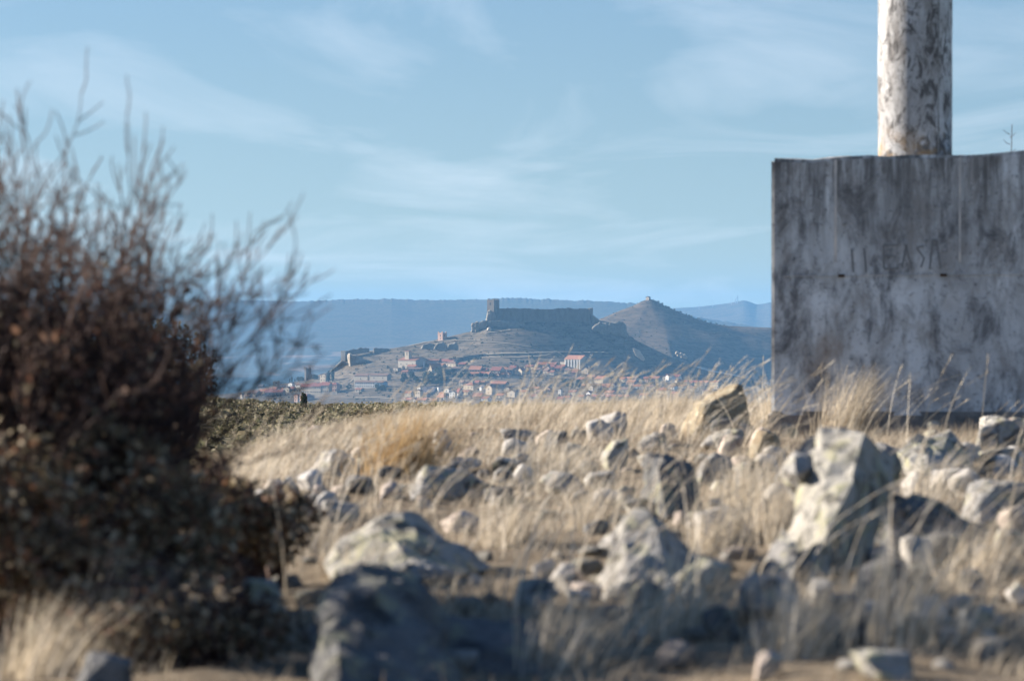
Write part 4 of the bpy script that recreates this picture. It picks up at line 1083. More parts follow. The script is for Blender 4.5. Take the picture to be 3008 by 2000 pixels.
# ------------------------------------------------------------------ the survey pillar
def concrete_mat(name, pale, mid, dark, brown, seed, paint=False):
    m = Mat(name, 0.92, 0.15); m.alb = 0.72 if paint else 1.0
    v = m.coords('Object'); vs = m.coords('Object', (1, 1, 0.42)); vd = m.coords('Object', (1.3, 1.3, 0.7) if not paint else (3.6, 3.6, 1.9))
    big = m.noise(v, 2.3 + seed, 5, 0.6, 0.3)
    c = m.mix(m.ramp(big, [(0.38, 0.0), (0.62, 1.0)]), pale, mid)
    st = m.noise(vs, 11.0, 6, 0.68, 0.4)
    c = m.mix(m.ramp(st, [(0.46, 0.0), (0.62, 0.8)]), c, brown)
    bl = m.noise(vd, 6.5, 7, 0.72, 0.6)
    c = m.mix(m.ramp(bl, [(0.50, 0.0), (0.64, 0.8)]) if not paint else m.ramp(bl, [(0.50, 0.0), (0.57, 0.85)]), c, dark)
    sp = m.noise(v, 60.0, 4, 0.6)
    c = m.mix(m.ramp(sp, [(0.58, 0.0), (0.68, 0.6)]), c, dark)
    if paint:
        # ochre lichen round the foot of the column
        sz = m.node('ShaderNodeSeparateXYZ'); m.L.new(v, sz.inputs[0])
        ft = m.node('ShaderNodeMapRange'); ft.inputs['From Min'].default_value = 1.24; ft.inputs['From Max'].default_value = 1.09
        m.L.new(sz.outputs['Z'], ft.inputs['Value'])
        k = m.mix(1.0, m.ramp(m.noise(v, 13.0, 4, 0.6), [(0.40, 0.0), (0.58, 1.0)]), ft.outputs[0], 'MULTIPLY')
        c = m.mix(k, c, (0.40, 0.27, 0.15))
    if not paint:
        # old drip staining below the top edge
        sz = m.node('ShaderNodeSeparateXYZ'); m.L.new(v, sz.inputs[0])
        top = m.node('ShaderNodeMapRange'); top.inputs['From Min'].default_value = 0.55; top.inputs['From Max'].default_value = 1.10
        m.L.new(sz.outputs['Z'], top.inputs['Value'])
        drip = m.noise(m.coords('Object', (1, 1, 0.08)), 16.0, 5, 0.7)
        k = m.mix(1.0, m.ramp(drip, [(0.40, 0.0), (0.60, 0.95)]), top.outputs[0], 'MULTIPLY')
        c = m.mix(k, c, (0.10, 0.095, 0.09))
        rust = m.noise(v, 3.1, 3, 0.5)
        c = m.mix(m.ramp(rust, [(0.68, 0.0), (0.76, 0.45)]), c, (0.25, 0.15, 0.08))
    m.color(c)
    m.bump(m.mix(0.5, bl, sp), 0.5, 0.012)
    return m.m
M_CONC = concrete_mat('stained_concrete', (0.68, 0.68, 0.67), (0.45, 0.445, 0.435), (0.09, 0.09, 0.095), (0.29, 0.27, 0.25), 0.0)
M_PAINT = concrete_mat('flaking_white_paint', (0.62, 0.62, 0.625), (0.47, 0.465, 0.46), (0.09, 0.085, 0.085), (0.26, 0.24, 0.225), 1.3, True)
BYAW = math.radians(-6.0)
bx, by = 1.648, 15.02
u_ = Vector((math.cos(BYAW), math.sin(BYAW), 0)); w_ = Vector((-math.sin(BYAW), math.cos(BYAW), 0))
mon = empty('survey_pillar', (bx, by, 0), 'weathered concrete survey marker: big square block carrying a round white-painted column', 'survey marker')
HB = 0.567
bm = bmesh.new()
bmesh.ops.create_cube(bm, size=1.0)
for v2 in bm.verts:
    top_h = 1.095 + 0.012 * v2.co.x * 2
    p = u_ * (v2.co.x * 2 * HB) + w_ * (v2.co.y * 2 * HB)
    v2.co = (p.x, p.y, top_h if v2.co.z > 0 else -0.15)
bmesh.ops.bevel(bm, geom=bm.edges[:], offset=0.012, segments=2, affect='EDGES')
bmesh.ops.subdivide_edges(bm, edges=[e for e in bm.edges if e.calc_length() > 0.5], cuts=14, use_grid_fill=True)
for v2 in bm.verts:
    n_ = float(fbm(v2.co.x * 9, v2.co.y * 9, v2.co.z * 9, 3, 5))
    edge = 1.0 if v2.co.z > 1.07 else 0.35
    v2.co += Vector((0, 0, n_ * 0.011 * edge)) + w_ * n_ * 0.002
me = bpy.data.meshes.new('block'); bm.to_mesh(me); bm.free()
block = link('block', me, M_CONC, mon)
# foot slab the block stands on
bm = bmesh.new(); bmesh.ops.create_cube(bm, size=1.0)
for v2 in bm.verts:
    p = u_ * (v2.co.x * 2 * (HB + 0.015)) + w_ * (v2.co.y * 2 * (HB + 0.015))
    v2.co = (p.x, p.y, 0.085 if v2.co.z > 0 else -0.2)
bmesh.ops.bevel(bm, geom=bm.edges[:], offset=0.015, segments=2, affect='EDGES')
me = bpy.data.meshes.new('footing'); bm.to_mesh(me); bm.free()
ftm = Mat('dark_mottled_concrete', 0.95, 0.1); ftm.color(ftm.mix(ftm.ramp(ftm.noise(ftm.coords('Object'), 8, 5, 0.65), [(0.4, 0.0), (0.6, 1.0)]), (0.34, 0.31, 0.28), (0.17, 0.16, 0.15)))  # foot slab in a darker, mottled concrete than the block
link('footing', me, ftm.m, mon)
# column
NS, NR = 64, 40
V = []
zb, zt, rr0 = 1.085, 2.35, 0.151
for j in range(NR + 1):
    for i in range(NS):
        a_ = 2 * math.pi * i / NS
        z = zb + (zt - zb) * j / NR
        q = rr0 + 0.0015 * float(fbm(math.cos(a_) * 3, math.sin(a_) * 3, z * 6, 2, 3))
        V.append((q * math.cos(a_), q * math.sin(a_), z))
Fc = [(j * NS + i, j * NS + (i + 1) % NS, (j + 1) * NS + (i + 1) % NS, (j + 1) * NS + i) for j in range(NR) for i in range(NS)] + [tuple(range(NR * NS, NR * NS + NS))]
colm = link('column', pymesh('column', V, Fc, True), M_PAINT, mon)
sa = math.radians(-58)
link('mould_seam', boxmesh('mould_seam', (math.cos(sa) * 0.1525 - 0.003, math.sin(sa) * 0.1525, zb), (0.006, 0.002, 0), (-0.001, 0.004, 0), (0, 0, zt - zb - .05)), M_CONC, colm)
# on the block's front: mould seams, tie holes, scratched letters
def front(px, py, out=0.0):
    """point on the block's front plane under a photo pixel"""
    o_ = Vector((bx, by, 0)) - w_ * (HB + out)
    ray = Vector(((px - CX) / F, 1.0, (HOR - py) / F)); c0 = Vector((0, 0, CZ))
    tt = (o_ - c0).dot(w_) / ray.dot(w_)
    return c0 + ray * tt - Vector((bx, by, 0))
sm = Mat('pale_mould_seam', 0.9, 0.1); sm.alb = 1.0; sm.color(sm.mix(sm.ramp(sm.noise(sm.coords('Object'), 9, 4), [(0.35, 0.0), (0.6, 1.0)]), (0.66, 0.58, 0.50), (0.42, 0.40, 0.38)))
for px, ya, yb, wd in ((2450, 470, 770, 0.011), (2816, 462, 768, 0.009)):
    a_ = front(px, yb, -0.004); b_ = front(px, ya, -0.004)
    link('mould_seam', boxmesh('mould_seam', a_, u_ * wd, -w_ * 0.006, b_ - a_), sm.m, block)
lm = Mat('faint_letter_stain', 0.95, 0.05); lm.alb = 1.0; lm.color((0.20, 0.195, 0.19))
dkm = Mat('dark_recess', 0.9, 0.1); dkm.color((0.09, 0.055, 0.04))
for px, py in ((2462, 814), (2762, 812)):
    a_ = front(px, py, 0.0)
    th = link('tie_hole', boxmesh('tie_hole', a_ - w_ * 0.0035, u_ * 0.026, w_ * 0.02, Vector((0, 0, 0.011))), dkm.m, block)
a_ = front(2300, 812, 0.0); b_ = front(3008, 806, 0.0)
link('mould_joint', boxmesh('mould_joint', a_ - w_ * 0.0028, b_ - a_, w_ * 0.01, Vector((0, 0, 0.0018))), sm.m, block)
strokes = [[(2503, 730), (2508, 800)], [(2539, 728), (2546, 800)],
           [(2597, 718), (2598, 790)], [(2597, 720), (2638, 718)], [(2598, 752), (2625, 750)], [(2598, 788), (2640, 786)],
           [(2648, 786), (2662, 718)], [(2662, 718), (2680, 790)],
           [(2714, 724), (2694, 728)], [(2694, 728), (2716, 758)], [(2716, 758), (2706, 786)],
           [(2730, 790), (2738, 704)], [(2738, 704), (2752, 706)], [(2752, 706), (2764, 788)]]
for st in strokes:
    a_, b_ = front(*st[0], 0.0), front(*st[1], 0.0)
    dv = (b_ - a_).normalized(); nn = dv.cross(w_).normalized()
    link('letter_stroke', boxmesh('letter_stroke', a_ - nn * 0.005 - w_ * 0.0026, b_ - a_, w_ * 0.01, nn * 0.0065), lm.m, block)

# ------------------------------------------------------------------ rocks
def rock_mat(name, a, b, lichen, dark, lich_amt=0.5, dark_amt=0.5):
    m = Mat(name, 0.95, 0.12); m.alb = 0.95
    v = m.coords('Object')
    oi = m.node('ShaderNodeObjectInfo'); add = m.node('ShaderNodeVectorMath', operation='ADD')
    m.L.new(v, add.inputs[0]); m.L.new(oi.outputs['Location'], add.inputs[1]); v = add.outputs[0]
    n1 = m.noise(v, 12.0, 6, 0.7, 0.3); n2 = m.noise(v, 19.0, 6, 0.72, 0.5); n3 = m.noise(v, 14.0, 5, 0.7, 1.2); n4 = m.noise(v, 120.0, 4, 0.6)
    c = m.mix(m.ramp(n1, [(0.35, 0.0), (0.65, 1.0)]), a, b)
    c = m.mix(m.ramp(n3, [(0.56 - 0.1 * lich_amt, 0.0), (0.64 - 0.1 * lich_amt, 0.85)]), c, lichen)
    c = m.mix(m.ramp(n2, [(0.60 - 0.1 * dark_amt, 0.0), (0.66 - 0.1 * dark_amt, 0.85)]), c, dark)
    c = m.mix(m.ramp(n4, [(0.4, 0.0), (0.7, 0.35)]), c, dark)
    m.color(c); m.bump(m.mix(0.5, n1, n2), 0.8, 0.025)
    return m.m
RM = {
 'white': rock_mat('pale_quartzite', (0.56, 0.535, 0.50), (0.38, 0.36, 0.33), (0.42, 0.395, 0.30), (0.16, 0.145, 0.13), 0.2, 0.4),
 'grey': rock_mat('grey_lichened_stone', (0.37, 0.355, 0.33), (0.22, 0.213, 0.20), (0.34, 0.325, 0.22), (0.08, 0.075, 0.07), 0.35, 0.75),
 'lichen': rock_mat('yellow_lichened_stone', (0.40, 0.38, 0.34), (0.28, 0.265, 0.23), (0.36, 0.345, 0.22), (0.08, 0.076, 0.065), 0.5, 0.75),
 'dark': rock_mat('dark_shaded_stone', (0.16, 0.158, 0.155), (0.09, 0.09, 0.09), (0.26, 0.25, 0.17), (0.035, 0.035, 0.035), 0.3, 0.6),  # dark stone, with the deep foreground shade also put into its colour
 'brown': rock_mat('brown_lichened_stone', (0.34, 0.29, 0.20), (0.25, 0.19, 0.12), (0.45, 0.42, 0.32), (0.12, 0.09, 0.06), 0.4, 0.4),
 'pink': rock_mat('pinkish_stone', (0.48, 0.41, 0.355), (0.37, 0.31, 0.265), (0.40, 0.37, 0.28), (0.2, 0.16, 0.13), 0.2, 0.2),
}
def ico(sub):
    bm = bmesh.new(); bmesh.ops.create_icosphere(bm, subdivisions=sub, radius=1.0)
    co = np.array([v2.co for v2 in bm.verts]); fc = np.array([[v2.index for v2 in f.verts] for f in bm.faces]); bm.free()
    return co, fc
ICO4, ICO3, ICO2 = ico(4), ico(3), ico(2)
def rock_shape(seed, detail=ICO3, planes=11, rough=0.09):
    co, fc = detail
    r_ = np.random.default_rng(seed)
    # bedding tilts one way: long faces look left and up, broken steep faces look right and towards us
    pn = np.array([(-.60, -.25, .76), (.90, -.22, .20), (.15, -.93, .28), (-.1, .9, .35), (-.93, -.2, .05), (.35, -.1, .93)])
    pn = np.concatenate([pn + r_.normal(size=pn.shape) * 0.22, r_.normal(size=(planes - 6, 3))])
    pn /= np.linalg.norm(pn, axis=1)[:, None]
    ph = np.concatenate([0.36 + 0.28 * r_.random(6), 0.5 + 0.5 * r_.random(planes - 6)])
    dt = co @ pn.T
    rad = np.min(np.where(dt > 0.05, ph / np.maximum(dt, 0.05), 1.6), axis=1)
    rad = np.minimum(rad, 1.5)
    V = co * rad[:, None]
    nz = fbm(V[:, 0] * 2.2, V[:, 1] * 2.2, V[:, 2] * 2.2, 4, seed, 0.6)
    pit = np.abs(fbm(V[:, 0] * 5 + 3, V[:, 1] * 5, V[:, 2] * 5, 3, seed + 2, 0.6))
    V = V * (1 + rough * nz - 0.10 * np.clip(0.22 - pit, 0, 1) / 0.22)[:, None]
    lo, hi = V.min(0), V.max(0)
    return (V - (lo + hi) / 2) / (hi - lo), fc      # unit box
def rock(x0, y0, x1, y1, tone, label, seed, lean=0.0, depth=0.8, sink=0.30, group=None, name='rock', detail=ICO4):
    g = on_ground((x0 + x1) / 2, y1)
    mp_ = g.y / F
    w2, h2 = (x1 - x0) * mp_, (y1 - y0) * mp_
    V, fc = rock_shape(seed, detail)
    V = V * np.array([w2 * 0.96, max(w2, h2) * depth, h2 * (1 + sink)])
    V[:, 2] += h2 * (1 + sink) / 2 - h2 * sink
    V[:, 0] += lean * (V[:, 2] - h2 * .4)
    V[:, 1] += max(w2, h2) * depth * 0.38
    o = link(name, npmesh(name, V, fc, False), RM[tone], None, g)
    return tag(o, label, 'rock', group)
def hull_rock(pts, tone, label, seed, base, amp=0.012, freq=14.0, name='rock', sub=4):
    """pts: (px, py, dd) with dd metres behind the foot point base=(px,py)"""
    g = on_ground(*base)
    V = [P(px, py, g.y + dd) - g for px, py, dd in pts]
    o = link(name, hull_mesh(name, V, sub, amp * 0.75, freq * 1.6, seed, False), RM[tone], None, g)
    return tag(o, label, 'rock')

hull_rock([(950, 1650, 0.0), (1000, 1572, 0.06), (1100, 1530, 0.06), (1205, 1510, 0.12), (1250, 1700, -0.22), (1455, 1668, 0.12), (990, 1700, -0.1), (1300, 1600, 0.34), (1050, 1600, 0.34), (960, 1700, 0.2), (1440, 1700, 0.25)],
          'lichen', 'broad pale boulder with a dark right flank in the middle of the foreground', 1, (1230, 1700))
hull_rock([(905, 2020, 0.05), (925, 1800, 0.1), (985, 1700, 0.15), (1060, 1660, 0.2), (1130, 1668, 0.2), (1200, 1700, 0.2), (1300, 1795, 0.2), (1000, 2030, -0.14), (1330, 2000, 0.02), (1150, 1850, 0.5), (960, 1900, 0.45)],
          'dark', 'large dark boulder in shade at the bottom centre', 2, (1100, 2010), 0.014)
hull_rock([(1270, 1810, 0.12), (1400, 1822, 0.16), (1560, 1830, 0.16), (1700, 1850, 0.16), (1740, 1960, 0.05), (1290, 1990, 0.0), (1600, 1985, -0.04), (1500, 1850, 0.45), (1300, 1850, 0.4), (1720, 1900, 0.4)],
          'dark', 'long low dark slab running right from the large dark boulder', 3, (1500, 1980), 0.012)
hull_rock([(2290, 1695, 0.02), (2282, 1650, 0.03), (2340, 1520, 0.08), (2395, 1385, 0.14), (2415, 1262, 0.2), (2455, 1256, 0.2), (2530, 1287, 0.12), (2500, 1420, 0.0), (2432, 1560, -0.1), (2375, 1700, -0.16), (2648, 1362, 0.32), (2610, 1470, 0.34), (2540, 1695, 0.24), (2360, 1640, 0.34)],
          'lichen', 'tall leaning slab with yellow lichen and a dark right face', 4, (2390, 1695), 0.012, 16)
hull_rock([(2292, 1378, 0.1), (2335, 1318, 0.12), (2420, 1264, 0.2), (2446, 1300, 0.16), (2400, 1366, 0.06), (2340, 1392, 0.02), (2380, 1420, 0.3), (2320, 1430, 0.25), (2390, 1540, 0.28)],
          'grey', 'pale beak-shaped stone leaning on the left of the tall slab', 44, (2390, 1690), 0.010, 16)
hull_rock([(2228, 1700, -0.06), (2262, 1600, -0.02), (2300, 1560, 0.0), (2338, 1590, -0.06), (2330, 1712, -0.2), (2260, 1715, -0.18), (2320, 1640, 0.12)],
          'grey', 'thin splinter slab at the lower left of the tall slab', 45, (2290, 1712), 0.009, 18)
hull_rock([(2560, 1560, 0.1), (2600, 1470, 0.14), (2680, 1440, 0.2), (2790, 1500, 0.2), (2900, 1560, 0.25), (2880, 1640, 0.1), (2640, 1690, -0.05), (2760, 1600, 0.45)],
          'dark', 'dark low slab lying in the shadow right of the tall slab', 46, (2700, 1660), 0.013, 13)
hull_rock([(2660, 1400, 0.0), (2640, 1330, 0.05), (2700, 1275, 0.12), (2790, 1262, 0.15), (2850, 1330, 0.12), (2860, 1395, 0.05), (2740, 1405, -0.12), (2780, 1350, 0.4)],
          'lichen', 'broad yellowish boulder lying below the concrete block', 47, (2750, 1402), 0.016, 10)
hull_rock([(1773, 1725, 0.0), (1790, 1640, 0.04), (1830, 1530, 0.1), (1862, 1500, 0.14), (1890, 1506, 0.12), (1930, 1560, 0.04), (1960, 1722, -0.1), (2040, 1640, 0.16), (1990, 1580, 0.2), (1850, 1725, -0.12), (2020, 1722, 0.2), (1850, 1600, 0.34)],
          'grey', 'upright slab with a pale left edge left of the tall leaning slab', 5, (1890, 1724), 0.010)
hull_rock([(1880, 1500, 0.02), (1884, 1400, 0.08), (1905, 1340, 0.12), (1960, 1328, 0.12), (2030, 1360, 0.12), (2062, 1440, 0.14), (2058, 1520, 0.1), (1960, 1524, -0.16), (1935, 1380, -0.02), (1990, 1400, 0.4)],
          'dark', 'dark upright rock with a pale left side behind the white rounded stone', 6, (1970, 1522), 0.013)
ROCKS = [
 (2008, 1126, 2252, 1285, 'brown', 'brown-lichened boulder with a pale left edge beside the concrete block', .25, .8),
 (2300, 1148, 2425, 1262, 'white', 'white stone at the left foot of the concrete block', .1, .8),
 (1755, 1210, 1846, 1292, 'white', 'small upright stone, white on the left and black on the right', .1, .7),
 (1465, 1255, 1578, 1318, 'grey', 'grey-green stone in the pale grass left of the round dark stone', 0, .7),
 (1595, 1266, 1674, 1330, 'dark', 'round dark stone in the pale grass', 0, .8),
 (1262, 1255, 1336, 1330, 'white', 'white block of stone right of the straw tuft', 0, .8),
 (898, 1318, 1062, 1388, 'white', 'flat white stone pile left of the straw tuft', 0, .6),
 (1305, 1344, 1418, 1392, 'white', 'white wedge stone above the flat grey slab', .2, .6),
 (1185, 1368, 1468, 1468, 'grey', 'flat grey slab half hidden in grass', 0, .5),
 (1006, 1400, 1106, 1458, 'dark', 'blue-grey stone at the edge of the brown shrub', .1, .7),
 (1580, 1384, 1752, 1458, 'grey', 'low grey stone in front of the white pebble', .1, .6),
 (1768, 1386, 1810, 1428, 'white', 'bright white stone among mid-foreground rubble', 0, .8),
 (1765, 1288, 1850, 1382, 'lichen', 'yellowish stone below the black-and-white upright stone', .1, .7),
 (1870, 1278, 1975, 1342, 'grey', 'grey stone behind the dark upright rock', 0, .7),
 (2030, 1486, 2190, 1604, 'white', 'white rounded stone between the two upright slabs', .15, .8),
 (1956, 1638, 2158, 1752, 'lichen', 'yellow-lichened stone under the white rounded stone', .1, .8),
 (2152, 1684, 2362, 1858, 'grey', 'dark-fronted stone with a pale left rim in front of the leaning slab', .2, .8),
 (2498, 1640, 2694, 1790, 'dark', 'blue-grey stone in shade right of the leaning slab', 0, .8),
 (2852, 1222, 3050, 1345, 'grey', 'grey boulder below the concrete block at the right edge', 0, .6),
 (2728, 1376, 2862, 1458, 'white', 'flat white stone right of the leaning slab', .1, .6),
 (2832, 1408, 3040, 1562, 'grey', 'jagged grey boulder at the right edge', .25, .7),
 (2930, 1484, 3060, 1568, 'pink', 'pale stone in front of the jagged grey boulder', 0, .8),
 (2500, 1912, 2700, 2004, 'grey', 'pale stone at the very bottom right', 0, .7),
 (2215, 1912, 2305, 1996, 'pink', 'small pale stone at the bottom left of the bottom right one', 0, .7),
 (-40, 1578, 108, 1816, 'grey', 'pale rock at the left edge below the brown shrub', -.15, .8),
 (205, 1918, 388, 2040, 'dark', 'blue-grey rock at the bottom left corner', .1, .7),
 (692, 1700, 846, 1804, 'lichen', 'yellowish stone between the dark shrub and the large dark boulder', 0, .7),
 (1500, 1700, 1650, 1782, 'grey', 'low grey stone between the broad boulder and the upright slab', 0, .7),
 (1560, 1640, 1630, 1706, 'white', 'little upright white stone on the low grey stone', .1, .8),
 (1112, 1912, 1228, 2010, 'pink', 'small sunlit stone at the foot of the large dark boulder', 0, .8),
 (1368, 1684, 1430, 1718, 'white', 'thin white stone at the right end of the broad boulder', 0, .7),
 (1652, 1672, 1718, 1724, 'pink', 'pale stone left of the upright slab', 0, .8),
 (2370, 1700, 2452, 1770, 'white', 'bright white pebble in shade under the leaning slab', 0, .8),
 (1290, 1500, 1420, 1566, 'pink', 'flat pinkish stone behind the broad boulder', 0, .5),
 (1415, 1428, 1512, 1482, 'dark', 'dark stone right of the flat grey slab', 0, .6),
 (816, 1440, 925, 1506, 'pink', 'pale stone at the right rim of the brown shrub', 0, .7),
 (940, 1470, 1060, 1530, 'grey', 'grey stone behind the left end of the broad boulder', 0, .6),
 (2040, 1330, 2160, 1424, 'grey', 'upper grey stone of the heap left of the leaning slab', .1, .7),
 (2150, 1350, 2260, 1440, 'grey', 'right stone of the heap left of the leaning slab', .1, .7),
 (2090, 1272, 2190, 1332, 'lichen', 'yellowish stone under the brown-lichened boulder', 0, .6),
 (2200, 1262, 2300, 1340, 'brown', 'brown stone between the boulder and the leaning slab', .1, .7),
 (2560, 1300, 2690, 1372, 'grey', 'grey stone in the gap right of the leaning slab', 0, .6),
 (2880, 1330, 3010, 1400, 'lichen', 'flat yellowish stone under the right-edge boulder', 0, .5),
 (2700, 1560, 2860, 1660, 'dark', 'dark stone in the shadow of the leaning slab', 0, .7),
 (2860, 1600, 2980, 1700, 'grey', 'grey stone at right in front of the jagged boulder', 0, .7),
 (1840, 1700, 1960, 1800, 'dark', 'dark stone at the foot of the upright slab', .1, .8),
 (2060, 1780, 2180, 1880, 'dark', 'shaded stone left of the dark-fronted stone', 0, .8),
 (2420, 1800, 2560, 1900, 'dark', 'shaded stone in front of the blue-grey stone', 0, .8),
 (2620, 1790, 2760, 1890, 'grey', 'lower shaded stone right of the blue-grey stone', 0, .8),
 (1640, 1300, 1740, 1352, 'lichen', 'yellowish flat stone right of the round dark stone', 0, .6),
 (1500, 1330, 1570, 1372, 'grey', 'small grey stone below the grey-green stone', 0, .7),
 (1100, 1320, 1180, 1372, 'brown', 'brown stone inside the straw tuft', 0, .7),
 (440, 1830, 560, 1930, 'grey', 'grey stone under the dark shrub near the bottom left', 0, .8),
 (60, 1800, 190, 1920, 'lichen', 'lichened stone under the left-edge rock', 0, .8),
]
for i, (a0, b0, a1, b1, tone, lab, lean, dep) in enumerate(ROCKS):
    rock(a0, b0, a1, b1, tone, lab, 700 + i, lean, dep)
# rubble round the slabs
RUB = [((1720, 3000), (1262, 1420), 60, (38, 100), 'rough stone in the rubble below the concrete block', 'rubble below the concrete block'),
       ((1750, 3000), (1430, 1640), 40, (45, 130), 'rough stone in the rubble round the leaning slab', 'rubble round the leaning slab'),
       ((1650, 3000), (1660, 1900), 34, (60, 160), 'shaded rough stone in the rubble at the lower right', 'rubble at the lower right'),
       ((900, 1700), (1280, 1500), 38, (32, 85), 'rough stone scattered in the grass of the middle foreground', 'stones in the middle foreground'),
       ((640, 1000), (1390, 1560), 14, (50, 100), 'rough stone along the right rim of the shrubs', 'stones along the rim of the shrubs')]
k_ = 0
for (xa, xb), (ya, yb), n, (sa_, sb_), lab, grp in RUB:
    for _ in range(n):
        k_ += 1
        wpx_ = random.uniform(sa_, sb_); hpx_ = wpx_ * random.uniform(0.45, 0.85)
        cx_, cy_ = random.uniform(xa, xb), random.uniform(ya, yb)
        tn = random.choice(('grey', 'grey', 'white', 'white', 'lichen', 'dark', 'pink'))
        side = 'left' if cx_ < xa + (xb - xa) * .33 else ('middle' if cx_ < xa + (xb - xa) * .67 else 'right')
        lab2 = lab.replace('rough grey stone', 'rough stone').replace('rough stone', '%s %s stone' % ('squat' if hpx_ < wpx_ * .6 else 'blocky', {'grey': 'grey', 'white': 'pale', 'lichen': 'yellow-lichened', 'dark': 'dark', 'pink': 'pinkish'}[tn])) + ', %s part' % side
        rock(cx_ - wpx_ / 2, cy_ - hpx_, cx_ + wpx_ / 2, cy_, tn, lab2, 1500 + k_, random.uniform(-.1, .3), random.uniform(.5, .9), 0.3, grp, 'rock', ICO3)
# smaller stones, all over
shapes = []
for k in range(10):
    V, fc = rock_shape(900 + k, ICO2, 9, 0.12)
    shapes.append([npmesh('stone', V, fc, False) for _ in range(4)])
    for me_, tn in zip(shapes[-1], ('white', 'grey', 'lichen', 'pink')): me_.materials.append(RM[tn])
for i in range(230):
    py = 1225 + 760 * random.random() ** 1.6; px = random.uniform(600, 3000)
    g = on_ground(px, py)
    if g.y > 19: continue
    sz = random.choice((0.018, 0.025, 0.03, 0.04, 0.055))
    tn = random.choice((0, 1, 1, 2, 3))
    o = link('stone', shapes[i % 10][tn], None, None, g + Vector((0, 0, sz * 0.16)))
    o.scale = (sz * random.uniform(.9, 1.6), sz, sz * random.uniform(.5, .9)); o.rotation_euler = (0, 0, random.uniform(0, 6.28))
    zone = 'beside the shrubs' if px < 950 else ('in the middle of the grass' if px < 1750 else ('near the tall leaning slab' if px < 2650 else 'towards the right edge'))
    depth_ = 'far up by the brow' if py < 1330 else ('halfway down the foreground' if py < 1600 else 'low in the foreground')
    lab = 'small %s loose stone %s, %s' % (('white', 'grey', 'yellow-lichened', 'pinkish')[tn], zone, depth_)
    tag(o, lab, 'stone', lab + ' group')

# ------------------------------------------------------------------ dry grass
def grass_mat(name, cols, trans=0.35):
    m = Mat(name, 0.8, 0.15); m.alb = 0.92
    k = len(cols)
    c = m.ramp(m.island(), [(i / k, cc) for i, cc in enumerate(cols)], 'CONSTANT')
    n_ = m.noise(m.coords('Object', (1, 0.6, 0)), 3.2, 4, 0.6)
    c = m.mix(1.0, c, m.ramp(n_, [(0.34, (0.60, 0.56, 0.52)), (0.50, (1.0, 0.98, 0.95)), (0.66, (1.15, 1.15, 1.15))]), 'MULTIPLY')
    m.color(c); m.translucent(c, trans); return m.m
M_GRASS = grass_mat('dry_straw', [(0.52, 0.45, 0.345), (0.39, 0.325, 0.24), (0.60, 0.53, 0.42), (0.26, 0.205, 0.15), (0.46, 0.405, 0.32)])
M_STRAW = grass_mat('bleached_stalk', [(0.66, 0.59, 0.475), (0.54, 0.475, 0.37), (0.72, 0.655, 0.55), (0.43, 0.37, 0.28)])
M_TUFT = grass_mat('golden_tuft', [(0.48, 0.345, 0.18), (0.40, 0.275, 0.14), (0.55, 0.42, 0.25)])
def blades(X, Y, Z, Hh, Wd, lean, levels=4, seed=1, curl=0.5, taper_=0.85):
    """ribbons: lean = (n,2) horizontal tip offset as a share of the height"""
    n = len(X); r_ = np.random.default_rng(seed)
    a_ = r_.random(n) * 2 * math.pi
    sx_, sy_ = np.cos(a_), np.sin(a_)
    tl = np.linspace(0, 1, levels)
    V = np.empty((n, levels, 2, 3))
    for j, t_ in enumerate(tl):
        bend = (1 - curl) * t_ + curl * t_ * t_
        cx_ = X + Hh * lean[:, 0] * bend; cy_ = Y + Hh * lean[:, 1] * bend
        cz_ = Z + Hh * t_ * (1 - 0.18 * np.hypot(lean[:, 0], lean[:, 1]) * t_)
        wj = Wd * (1 - taper_ * t_) * 0.5
        V[:, j, 0] = np.stack([cx_ - sx_ * wj, cy_ - sy_ * wj, cz_], 1)
        V[:, j, 1] = np.stack([cx_ + sx_ * wj, cy_ + sy_ * wj, cz_], 1)
    base = np.arange(n)[:, None] * levels * 2
    Q = []
    for j in range(levels - 1):
        k = base + j * 2
        Q.append(np.concatenate([k, k + 1, k + 3, k + 2], 1))
    return V.reshape(-1, 3), np.concatenate(Q)
def scatter(n, d0, d1, half=0.175):
    d = np.sqrt(d0 * d0 + (d1 * d1 - d0 * d0) * rng.random(n))
    x = (rng.random(n) * 2 - 1) * half * d
    return x, d
def crest_d(x, d):
    px = CX + x / d * F
    return np.interp(px, [-600, 300, 650, 1000, 1300, 2300], [10.5, 11, 12, 15.5, 19.0, 19.5])
# short turf
x, d = scatter(150000, 3.6, 25)
cl = fbm(x * 2.3, d * 1.6, 0, 3, 201)
keep = (cl + rng.random(len(x)) * 0.7 > 0.22) & (d < crest_d(x, d) + 5)
x, d, cl = x[keep], d[keep], cl[keep]
near_crest = np.clip(1 - np.abs(d - crest_d(x, d) + 1.0) / 5.0, 0, 1)
hh = (0.025 + 0.04 * rng.random(len(x)) + 0.035 * np.clip(cl, 0, 1)) * np.interp(d, [4, 8, 14], [0.75, 0.9, 1.1])
ln = np.stack([0.35 + 0.5 * rng.normal(size=len(x)), 0.35 * rng.normal(size=len(x))], 1)
V, Q = blades(x, d, G(x, d) - 0.01, hh, 0.0022 + 0.0016 * rng.random(len(x)), ln, 3, 3)
o = link('grass', npmesh('grass', V, Q, True), M_GRASS)
tag(o, 'short dry yellow grass between the rocks', 'grass', kind='stuff')
